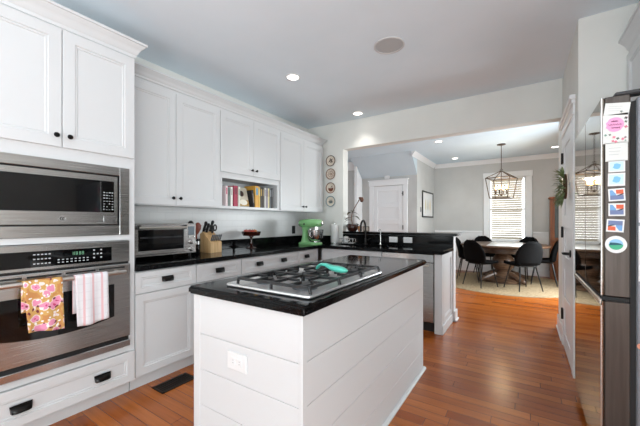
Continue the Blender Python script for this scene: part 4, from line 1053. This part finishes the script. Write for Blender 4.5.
e = MB().box(FX + 0.05, FX + 0.20, FY0 + 0.01, FY0 + 0.07, 1.8185, 1.838, 0.006).box(FX + 0.15, FX + 0.30, FY0 + 0.005, FY0 + 0.09, 1.82, 1.852, 0.008)
lab(e.build('hinge_cover', plain('hinge_grey', (52, 52, 54), 0.5), fg), 'dark top hinge cover')
MB().box(FX + 0.04, 1.1, FY0 + 0.02, FY1 - 0.02, 0.0005, 0.06).build('toe_grille', black_matte, fg)

# cards and magnets on the near edge of the door (facing the camera)
def fx_(u): return FX + (u - 601) * 0.00347
def fz_(v): return 1.235 + (221.5 - v) * 0.00463
def card(name, label, cat, u0, u1, v0, v1, m, rot=0.0, group=None, art=None):
    x0, x1, z0, z1 = fx_(u0), fx_(u1), fz_(v1), fz_(v0)
    x0 = max(x0, FX + 0.006)
    c = Vector(((x0 + x1) / 2, FY0 - 0.0006, (z0 + z1) / 2)); w, h = (x1 - x0) / 2, (z1 - z0) / 2
    t = thing(name, label, cat, c, group)
    M = Matrix.Translation(c) @ Matrix.Rotation(rot, 4, 'Y')
    MB().box(-w, w, -0.0012, 0, -h, h).xf(M).build('sheet', m, t)
    if art: art(t, M, w, h)
    return t
def patch(t, M, nm, m, pts, d=-0.0016):
    MB().rings([[(x, -0.0011, z) for x, z in pts], [(x, d, z) for x, z in pts]]).xf(M).build(nm, m, t)
def art_lines(t, M, w, h):
    for k in range(3): patch(t, M, 'writing', plain('pen_grey', (176, 182, 182)), [(-w * .7, h * (.45 - .35 * k)), (w * (.4 - .1 * k), h * (.42 - .35 * k)), (w * (.4 - .1 * k), h * (.38 - .35 * k)), (-w * .7, h * (.41 - .35 * k))])
def art_leaf(t, M, w, h):
    art_lines(t, M, w, h)
    for a in range(5):
        an = a * 1.256; patch(t, M, 'leaf_motif', plain('motif_grey', (106, 124, 120)), [(w * .38 + .008 * cos(an), -h * .45 + .008 * sin(an)), (w * .38 + .002 * cos(an + 1.2), -h * .45 + .002 * sin(an + 1.2)), (w * .38 + .002 * cos(an - 1.2), -h * .45 + .002 * sin(an - 1.2))])
def art_pink(t, M, w, h):
    n = 20
    patch(t, M, 'pink_blot', plain('card_pink', (232, 158, 200)), [(w * .72 * cos(2 * pi * k / n) * (1 + .08 * sin(3 * k)) - 0.002, h * .28 + h * .5 * sin(2 * pi * k / n)) for k in range(n)], -0.0014)
    rnd = random.Random(2)
    ink = plain('card_ink', (120, 44, 92))
    q = MB()
    for r, (a, b_) in enumerate(((-.35, .2), (-.55, .5), (-.3, .35))):
        z = h * (.50 - .22 * r)
        q.tube([(w * (a + (b_ - a) * k / 16), -0.0018, z + 0.0035 * sin(k * 2.3 + r) * (1 if k % 3 else 1.6)) for k in range(17)], 0.0011, 4)
    q.xf(M).build('handwriting', ink, t)
    cols = [(118, 150, 136), (206, 120, 140), (96, 104, 92), (232, 130, 150), (150, 120, 130)]
    q = 0
    for k in range(13):
        x = w * rnd.uniform(-.85, .85); z = -h * rnd.uniform(.38, .9) if k < 9 else h * rnd.uniform(-.1, .85); x = x if k < 9 else w * .82
        r = rnd.uniform(.004, .009); an = rnd.uniform(0, 3)
        patch(t, M, 'flower_motif', plain('motif_%d' % (k % 5), cols[k % 5]), [(x + r * cos(an + a) * (1 if a_ % 2 else .6), z + r * sin(an + a) * (1 if a_ % 2 else .6)) for a_, a in enumerate([2 * pi * i / 8 for i in range(8)])])
def art_blue(t, M, w, h):
    n = 12
    patch(t, M, 'blue_wash', plain('wash_pale', (196, 222, 236)), [(-w * .85, -h * .75), (w * .8, -h * .75), (w * .8, h * .75), (-w * .85, h * .75)], -0.0014)
    patch(t, M, 'blue_bloom', plain('wash_blue', (120, 184, 220)), [(w * .45 * cos(2 * pi * k / n) * (1 + .3 * sin(k * 2)), h * .5 * sin(2 * pi * k / n)) for k in range(n)], -0.0017)
def art_photo(flip):
    def f(t, M, w, h):
        s_ = -1 if flip else 1
        def P(pts): return [(s_ * x * w * .82, s_ * z * h * .78) for x, z in pts]
        patch(t, M, 'photo_sky', plain('ph_blue', (112, 160, 208)), P([(-1, -.1), (-.1, -.1), (-.1, 1), (-1, 1)]), -0.0014)
        patch(t, M, 'photo_cloud', plain('ph_white', (226, 228, 230)), P([(-.6, 1), (-.1, 1), (-.05, .1)]), -0.0017)
        patch(t, M, 'photo_rock', plain('ph_orange', (214, 96, 62)), P([(-.1, .2), (1, .1), (1, 1), (-.1, 1)]), -0.0014)
        patch(t, M, 'photo_shade', plain('ph_dark', (44, 52, 56)), P([(0, -.1), (1, .25), (1, 0), (.3, -.2)]), -0.0019)
        patch(t, M, 'photo_water', plain('ph_slate', (108, 124, 164)), P([(-1, -1), (1, -1), (1, -.1), (-1, -.1)]), -0.0015)
    return f
card('note_card', 'white note card with a leaf sketch, topmost on the fridge door edge', 'card', 604.5, 629.5, 103, 115, paper_w, 0.13, art=art_leaf)
card('greeting_card', 'pink floral greeting card with handwriting on the fridge', 'card', 603, 628, 114, 143, paper_w, 0.0, art=art_pink)
card('paper_note', 'white paper note under the pink floral card', 'paper', 605.5, 627.5, 142.5, 161, paper_w, 0.0, art=art_lines)
card('postcard', 'pale blue watercolor postcard, the upper of two', 'postcard', 608.5, 625, 160.5, 172, photo_w, 0.0, 'blue watercolor cards on the fridge', art_blue)
card('postcard', 'pale blue watercolor postcard, the lower of two', 'postcard', 608, 625, 173, 186, photo_w, 0.01, 'blue watercolor cards on the fridge', art_blue)
card('stamp_magnet', 'orange and blue photo card, topmost of the three', 'magnet', 608.5, 625, 188.5, 201, photo_w, -0.05, 'photo cards on the fridge', art_photo(False))
card('stamp_magnet', 'orange and blue photo card, middle of the three', 'magnet', 608.5, 625, 203.3, 216, photo_w, 0.0, 'photo cards on the fridge', art_photo(False))
card('stamp_magnet', 'orange and blue photo card, lowest of the three, just above the oval', 'magnet', 606.5, 624, 219.3, 232, photo_w, 0.06, 'photo cards on the fridge', art_photo(True))
ovm = thing('oval_magnet', 'white oval sticker with a green island picture on the fridge', 'magnet', (fx_(616), FY0 - 0.0006, fz_(244.5)))
Mo = Matrix.Translation((fx_(616), FY0 - 0.0006, fz_(244.5)))
def ell(a, b_, n=28): return [(a * cos(2 * pi * k / n), b_ * sin(2 * pi * k / n)) for k in range(n)]
MB().rings([[(x, 0, z) for x, z in ell(.038, .040)], [(x, -0.0012, z) for x, z in ell(.038, .040)]]).xf(Mo).build('disc', photo_w, ovm)
patch(ovm, Mo, 'sky_picture', plain('ov_sky', (140, 190, 224)), ell(.025, .025), -0.0014)
patch(ovm, Mo, 'sea_picture', plain('ov_sea', (64, 170, 130)), [(.025 * cos(a), .025 * sin(a)) for a in [pi + pi * k / 14 for k in range(15)]], -0.0016)
patch(ovm, Mo, 'island_picture', plain('ov_dark', (24, 84, 100)), [(-.024, -.004), (.022, -.002), (.016, .005), (0, .008), (-.02, .009)], -0.0018)

# papers on the grey fridge side (partly outside the frame)
def side_item(name, label, cat, x0, x1, z0, z1, m, arts=(), rnd=False):
    t = thing(name, label, cat, ((x0 + x1) / 2, FY0 + 0.003, z0))
    if rnd:
        cx_, cz_ = (x0 + x1) / 2, (z0 + z1) / 2; pts = ell((x1 - x0) / 2, (z1 - z0) / 2)
        MB().rings([[(cx_ + x, FY0 + 0.0035, cz_ + z) for x, z in pts], [(cx_ + x, FY0 + 0.0015, cz_ + z) for x, z in pts]]).build('sheet', m, t)
    else: MB().box(x0, x1, FY0 + 0.0015, FY0 + 0.0035, z0, z1, 0.0005).build('sheet', m, t)
    for i, (a, b_, c, d, col, nm) in enumerate(arts):
        pts = ell((b_ - a) / 2, (d - c) / 2, 16); cx_, cz_ = (a + b_) / 2, (c + d) / 2
        MB().rings([[(cx_ + x, FY0 + 0.0016, cz_ + z) for x, z in pts], [(cx_ + x, FY0 + 0.0009 - 0.0002 * i, cz_ + z) for x, z in pts]]).build(nm, plain('side_%d_%d_%d' % col, col), t)
BX = 0.42
side_item('round_magnet', 'round white magnet on the grey side of the fridge', 'magnet', BX + 0.016, BX + 0.09, 1.435, 1.51, photo_w, [(BX + 0.024, BX + 0.082, 1.443, 1.502, (150, 156, 150), 'picture')], True)
side_item('pink_magnet', 'pink card on the fridge side above the portrait photo', 'card', BX + 0.012, BX + 0.10, 1.375, 1.425, plain('side_pink', (222, 110, 150)), [(BX + 0.02, BX + 0.09, 1.385, 1.41, (236, 190, 206), 'picture')])
side_item('portrait_photo', 'portrait photo strip of a dark haired person on the fridge side', 'photo', BX + 0.008, BX + 0.10, 1.23, 1.37, plain('side_grey', (214, 216, 220)), [(BX + 0.02, BX + 0.09, 1.27, 1.355, (40, 34, 36), 'hair'), (BX + 0.03, BX + 0.082, 1.25, 1.33, (214, 176, 160), 'face')])
side_item('dotted_card', 'white card with pink dots on the fridge side', 'card', BX + 0.008, BX + 0.12, 0.965, 1.215, photo_w, [(BX + 0.012, BX + 0.05, 1.14, 1.17, (226, 110, 160), 'pink_dot'), (BX + 0.012, BX + 0.05, 1.03, 1.06, (226, 110, 160), 'pink_dot'), (BX + 0.06, BX + 0.1, 1.09, 1.12, (226, 110, 160), 'pink_dot')])
side_item('shell_magnet', 'peach colored shell magnet low on the fridge side', 'magnet', BX + 0.002, BX + 0.06, 0.655, 0.69, plain('side_peach', (206, 140, 116)), [(BX + 0.012, BX + 0.05, 0.665, 0.682, (236, 196, 180), 'shell_ribs')], True)

# cabinet above the refrigerator
oc = thing('fridge_cabinet', 'white wall cabinet above the refrigerator', 'cabinet', (0.92, 2.45, 1.88))
MB().box(0.61, 1.245, 1.92, 2.982, 1.90, 2.42).build('carcass', cab_white, oc)
for a, b_ in ((1.925, 2.448), (2.452, 2.978)):
    d = MB(); panel_front(d, (0.6095, 0, 0), (0, 1, 0), (-1, 0, 0), a, b_, 1.91, 2.385, t=0.02, fr=0.06); d.build('door', cab_white, oc)
cm = MB(); tz = 2.50
cm.rings([[(0.61 - a, 1.92, tz + z) for a, z in pr], [(0.61 - a, 2.982, tz + z) for a, z in pr]]); cm.box(0.61, 1.245, 1.92, 2.982, 2.421, tz - 0.003)
cm.build('crown_molding', cab_white, oc)

# wreath on the pantry door
wr = thing('door_wreath', 'small green leafy wreath hanging on the pantry door', 'wreath', (0.298, 3.56, 1.55))
MB().tube([(0.302, 3.56 + 0.085 * cos(a), 1.55 + 0.105 * sin(a)) for a in [2 * pi * k / 20 for k in range(21)]], 0.010, 6).build('twig_ring', plain('twig', (84, 66, 44)), wr)
rnd = random.Random(11); q = MB()
for k in range(150):
    a = rnd.uniform(0, 2 * pi); p = (0.296 - rnd.uniform(0, .02), 3.56 + 0.085 * cos(a), 1.55 + 0.105 * sin(a))
    dv = (-rnd.uniform(.15, 1.0), cos(a) * .8 + rnd.uniform(-.6, .6), sin(a) * .8 + rnd.uniform(-.5, .5)); leafy(q, p, dv, rnd.uniform(.06, .105), rnd.uniform(.006, .011), 0.1)
q.build('foliage', leaf_m, wr)

# ------------------------------------------------------------------ ceiling fixtures
def can(x, y, label):
    t = thing('recessed_light', label, 'ceiling light', (x, y, CE - 0.004))
    MB().lathe([(0.078, -0.0005), (0.078, -0.005), (0.06, -0.007), (0.058, -0.0025)], (x, y, CE), 28, cap=False).build('trim_ring', trim_white, t)
    MB().lathe([(0.0575, -0.001), (0.0575, -0.004), (0.001, -0.0045)], (x, y, CE), 24).build('lamp', can_m, t)
    d = bpy.data.lights.new('can_beam', 'SPOT'); d.energy = 16; d.spot_size = radians(100); d.spot_blend = 0.8; d.shadow_soft_size = 0.05; d.color = (1, 0.95, 0.88)
    o = bpy.data.objects.new('can_beam', d); COL.objects.link(o); o.location = (0, 0, -0.008); o.parent = t
can(-2.013, 2.553, 'recessed ceiling light nearest the tall wall cabinets in the kitchen')
can(-1.935, 3.90, 'recessed ceiling light just before the opening to the dining room')
can(-1.354, 6.104, 'recessed dining light nearest the sloped stair soffit')
can(-1.388, 7.947, 'recessed dining light nearest the back corner')
can(0.503, 7.822, 'recessed dining light above the wooden cabinet')
cspk = thing('ceiling_speaker', 'round grey speaker grille in the kitchen ceiling', 'speaker', (-0.968, 2.544, CE - 0.006))
MB().lathe([(0.128, -0.0005), (0.128, -0.006), (0.116, -0.008), (0.114, -0.003)], (-0.968, 2.544, CE), 36, cap=False).build('rim', plain('rim_grey', (205, 205, 205)), cspk)
MB().lathe([(0.1135, -0.001), (0.1135, -0.005), (0.001, -0.006)], (-0.968, 2.544, CE), 36).build('grille', grille_m, cspk)

# ------------------------------------------------------------------ dining room
TX, TY = -0.38, 7.47
tag(MB().lathe([(1.23, 0.0005), (1.25, 0.004), (1.24, 0.010), (1.20, 0.012), (0.01, 0.012)], (-0.36, 7.28, 0), 72).build('round_rug', jute), 'round jute rug under the dining table', 'rug')
RZ = 0.0125
tbl = thing('dining_table', 'round carved pedestal dining table in brown wood', 'table', (TX, TY, RZ))
MB().lathe([(0.70, 0.70), (0.78, 0.715), (0.80, 0.725), (0.805, 0.74), (0.80, 0.755), (0.78, 0.76), (0.01, 0.76)], (TX, TY, RZ), 64).build('tabletop', table_m, tbl)
MB().lathe([(0.56, 0.60), (0.58, 0.61), (0.58, 0.698), (0.54, 0.698), (0.54, 0.61)], (TX, TY, RZ), 48, cap=False).build('apron', table_m, tbl)
MB().lathe([(0.30, 0.695), (0.29, 0.66), (0.17, 0.62), (0.13, 0.56), (0.15, 0.52), (0.19, 0.46), (0.21, 0.38), (0.19, 0.29), (0.14, 0.23), (0.13, 0.20), (0.20, 0.17), (0.24, 0.12), (0.24, 0.09)], (TX, TY, RZ), 28).build('pedestal', table_m, tbl)
MB().lathe([(0.40, 0.0005), (0.42, 0.01), (0.42, 0.05), (0.36, 0.07), (0.26, 0.089)], (TX, TY, RZ), 32).build('base', table_m, tbl)
for k in range(4):
    a = pi / 4 + k * pi / 2
    pts = [(TX + r * cos(a), TY + r * sin(a), RZ + z) for r, z in ((0.2, 0.15), (0.32, 0.12), (0.44, 0.075), (0.52, 0.055), (0.55, 0.03))]
    MB().tube(pts, [0.06, 0.055, 0.045, 0.045, 0.025], 10).build('foot', table_m, tbl)
rn = MB()
prof = [(-0.835, -0.10), (-0.832, -0.01), (-0.815, 0.004)] 
rows = []
for k in range(11):
    rows.append([(TX + 0.05 + w, TY - 0.72 + 1.44 * k / 10, RZ + 0.7635) for w in (-0.29, -0.12, 0, 0.12, 0.29)])
rn.rings(rows, False, False, False)
o = rn.build('table_runner', linen); o.modifiers.new('thick', 'SOLIDIFY').thickness = 0.003
tag(o, 'white cloth runner laid across the round dining table', 'table runner')

# dining chair prototype faces +y
def make_chair():
    r = thing('dining_chair', 'x', 'chair', (0, 0, 0), 'black chairs around the dining table')
    def sheet(name, rows, th, m):
        mb = MB(); mb.rings(rows, False, False, False); o = mb.build(name, m, r, 60)
        s = o.modifiers.new('thick', 'SOLIDIFY'); s.thickness = th; s.offset = 0
        return o
    # seat: y from +0.22 (front) to -0.18 (back)
    rows = []
    for k in range(9):
        t = k / 8; y = 0.24 - 0.40 * t; hw_ = 0.235 * (0.80 + 0.20 * sin(pi * min(1, 0.25 + t * 0.75)))
        z = 0.462 - 0.02 * sin(pi * t) + (-0.012 if k == 0 else 0)
        if k == 0: hw_ *= 0.9
        rows.append([(hw_ * u, y, z + 0.022 * abs(u) ** 3) for u in (-1, -0.8, -0.5, -0.2, 0, 0.2, 0.5, 0.8, 1)])
    sheet('seat', rows, 0.05, chair_m)
    rows = []
    for k in range(11):
        t = k / 10; z = 0.47 + 0.40 * t
        y = -0.175 - 0.015 * t - 0.075 * t * t
        hw_ = (0.225 + 0.02 * sin(pi * min(1, t * 1.6))) * (1 if t < 0.42 else math.sqrt(max(0.04, 1 - ((t - 0.42) / 0.60) ** 2.3)))
        rows.append([(hw_ * u, y + 0.07 * abs(u) ** 2.2 * (1 - 0.5 * t), z + 0.0 * u) for u in (-1, -0.85, -0.6, -0.3, 0, 0.3, 0.6, 0.85, 1)])
    sheet('backrest', rows, 0.035, chair_m)
    MB().tube([(-0.15, 0.14, 0.425), (0.15, 0.14, 0.425), (0.15, -0.13, 0.425), (-0.15, -0.13, 0.425), (-0.15, 0.14, 0.425)], 0.009, 8).build('seat_frame', leg_m, r)
    for sx_, sy_ in ((1, 1), (-1, 1), (1, -1), (-1, -1)):
        MB().tube([(0.14 * sx_, 0.005 + 0.13 * sy_, 0.43), (0.215 * sx_, 0.005 + 0.205 * sy_, 0.0005)], [0.013, 0.009], 8).build('leg', leg_m, r)
    return r
ch0 = make_chair()
spots = [((-0.72, 6.64), 'black dining chair at the near left of the table, back turned'),
         ((-0.03, 6.69), 'black dining chair at the near right of the table, back turned'),
         ((0.31, 7.50), 'black dining chair on the right side of the table by the wooden cabinet'),
         ((-1.02, 7.36), 'black dining chair on the left of the table, half hidden by the peninsula'),
         ((-0.74, 8.17), 'black dining chair behind the table, left of the runner'),
         ((-0.03, 8.17), 'black dining chair behind the table, right of the runner')]
for i, ((x, y), lb_) in enumerate(spots):
    o = ch0 if i == 0 else copy_tree(ch0)
    o.location = (x, y, RZ + 0.004); (dx, dy) = ((0.60, 0.80), (-0.60, 0.80), (-1, 0.02), (1, 0.05), (0.5, -0.86), (-0.5, -0.86))[i]
    o.rotation_euler = (0, 0, atan2(-dx, dy)); o['label'] = lb_

# chandelier
cx_, cy_ = -0.385, 7.0
cl = thing('lantern_chandelier', 'open bronze lantern chandelier with candle bulbs over the dining table', 'chandelier', (cx_, cy_, 1.68))
MB().lathe([(0.075, -0.0005), (0.075, -0.012), (0.03, -0.024), (0.008, -0.03)], (cx_, cy_, CE), 24).build('canopy', chand_m, cl)
MB().tube([(cx_, cy_, CE - 0.028), (cx_, cy_, 2.23)], 0.006, 8).build('rod', chand_m, cl)
q = MB(); ang0 = radians(30)
def corner(k, r, z): a = ang0 + k * pi / 2; return (cx_ + r * cos(a), cy_ + r * sin(a), z)
for k in range(4):
    q.tube([(cx_, cy_, 2.22), corner(k, 0.30, 2.075)], 0.008, 6)
    q.tube([corner(k, 0.30, 2.075), corner(k, 0.225, 1.69)], 0.008, 6)
    q.tube([corner(k, 0.30, 2.075), corner(k + 1, 0.30, 2.075)], 0.008, 6); q.tube([corner(k, 0.225, 1.69), corner(k + 1, 0.225, 1.69)], 0.008, 6)
q.tube([(cx_ + 0.022 * cos(a), cy_, 2.235 + 0.022 * sin(a)) for a in [2 * pi * k / 12 for k in range(13)]], 0.004, 6)
q.build('cage', chand_m, cl)
q = MB().tube([(cx_, cy_, 2.21), (cx_, cy_, 1.75)], 0.007, 8); q.ball((cx_, cy_, 1.75), 0.022)
for k in range(4):
    a = ang0 + pi / 4 + k * pi / 2; q.tube([(cx_, cy_, 1.76), (cx_ + 0.05 * cos(a), cy_ + 0.05 * sin(a), 1.745), (cx_ + 0.095 * cos(a), cy_ + 0.095 * sin(a), 1.775)], 0.005, 6)
q.build('arms', chand_m, cl)
for k in range(4):
    a = ang0 + pi / 4 + k * pi / 2; p = (cx_ + 0.095 * cos(a), cy_ + 0.095 * sin(a), 1.775)
    c_ = MB().lathe([(0.014, 0), (0.012, 0.004), (0.011, 0.085)], p, 12).build('candle_sleeve', chand_m, cl)
    MB().lathe([(0.008, 0.086), (0.016, 0.10), (0.018, 0.118), (0.012, 0.145), (0.003, 0.165)], p, 14).build('bulb', bulb_m, c_)
    d = bpy.data.lights.new('bulb_light', 'POINT'); d.energy = 2.0; d.color = (1, 0.78, 0.5); d.shadow_soft_size = 0.02
    o = bpy.data.objects.new('bulb_light', d); COL.objects.link(o); o.location = (p[0] - cx_, p[1] - cy_, p[2] + 0.19 - 1.68); o.parent = cl

# china cabinet at the back right
cc = thing('china_cabinet', 'brown wooden cabinet with glass door at the dining room back', 'cabinet', (0.83, 8.35, 0))
kx0, kx1, ky0, ky1 = 0.452, 1.22, 8.27, 8.57
MB().box(kx0, kx1, ky0, ky1, 0, 0.82, 0.004).box(kx0, kx0 + 0.03, ky0 + 0.02, ky1, 0.82, 1.72).box(kx1 - 0.03, kx1, ky0 + 0.02, ky1, 0.82, 1.72).box(kx0, kx1, ky1 - 0.02, ky1, 0.82, 1.72).box(kx0, kx1, ky0, ky1, 1.70, 1.72).box(kx0 + 0.03, kx1 - 0.03, ky0 + 0.03, ky1 - 0.02, 1.26, 1.275).build('carcass', cab_wood, cc)
MB().box(kx0 - 0.025, kx1 + 0.025, ky0 - 0.025, ky1, 1.72, 1.76, 0.008).build('cornice', cab_wood, cc)
for a, b_ in ((kx0, (kx0 + kx1) / 2 - 0.002), ((kx0 + kx1) / 2 + 0.002, kx1)):
    q = MB().box(a, a + 0.075, ky0, ky0 + 0.02, 0.83, 1.69).box(b_ - 0.075, b_, ky0, ky0 + 0.02, 0.83, 1.69).box(a + 0.075, b_ - 0.075, ky0, ky0 + 0.02, 0.83, 0.89).box(a + 0.075, b_ - 0.075, ky0, ky0 + 0.02, 1.62, 1.69)
    do = q.build('door', cab_wood, cc)
    MB().box(a + 0.076, b_ - 0.076, ky0 + 0.008, ky0 + 0.012, 0.89, 1.62).build('glass', glass_dim, do)
    q = MB(); panel_front(q, (0, ky0, 0), (1, 0, 0), (0, -1, 0), a + 0.004, b_ - 0.004, 0.08, 0.78, t=0.016, fr=0.06); q.build('lower_door', cab_wood, cc)

# framed picture and thermostat on the left dining wall
fp = thing('framed_picture', 'black framed print of pale feathers on the dining room wall', 'picture', (-2.005, 7.92, 1.35))
py0, py1, pz0, pz1 = 7.42, 8.42, 1.335, 1.965
q = MB(); w = 0.03
q.box(-2.0195, -1.995, py0, py0 + w, pz0, pz1).box(-2.0195, -1.995, py1 - w, py1, pz0, pz1).box(-2.0195, -1.995, py0 + w, py1 - w, pz0, pz0 + w).box(-2.0195, -1.995, py0 + w, py1 - w, pz1 - w, pz1)
q.build('frame', black_matte, fp)
MB().box(-2.0195, -2.008, py0 + w, py1 - w, pz0 + w, pz1 - w).build('mat_board', photo_w, fp)
for i, yc in enumerate((7.72, 7.92, 8.12)):
    q = MB().rings([[(x, yc + 0.055 * sin(pi * t ** 0.7) * s_ , 1.50 + 0.30 * t) for t, s_ in [(k / 8, 1) for k in range(9)] + [(k / 8, -1) for k in range(7, 0, -1)]] for x in (-2.0079, -2.0065)])
    q.tube([(-2.0072, yc, 1.43), (-2.0072, yc, 1.6)], 0.004, 5)
    q.build('feather_print', plain('feather_%d' % i, ((206, 196, 160), (188, 186, 170), (214, 200, 168))[i]), fp)
th = tag(MB().box(-2.0195, -2.0, 7.26, 7.33, 1.46, 1.57, 0.004).build('thermostat', plain('thermo_grey', (150, 150, 150))), 'small grey thermostat on the wall left of the framed picture', 'thermostat')
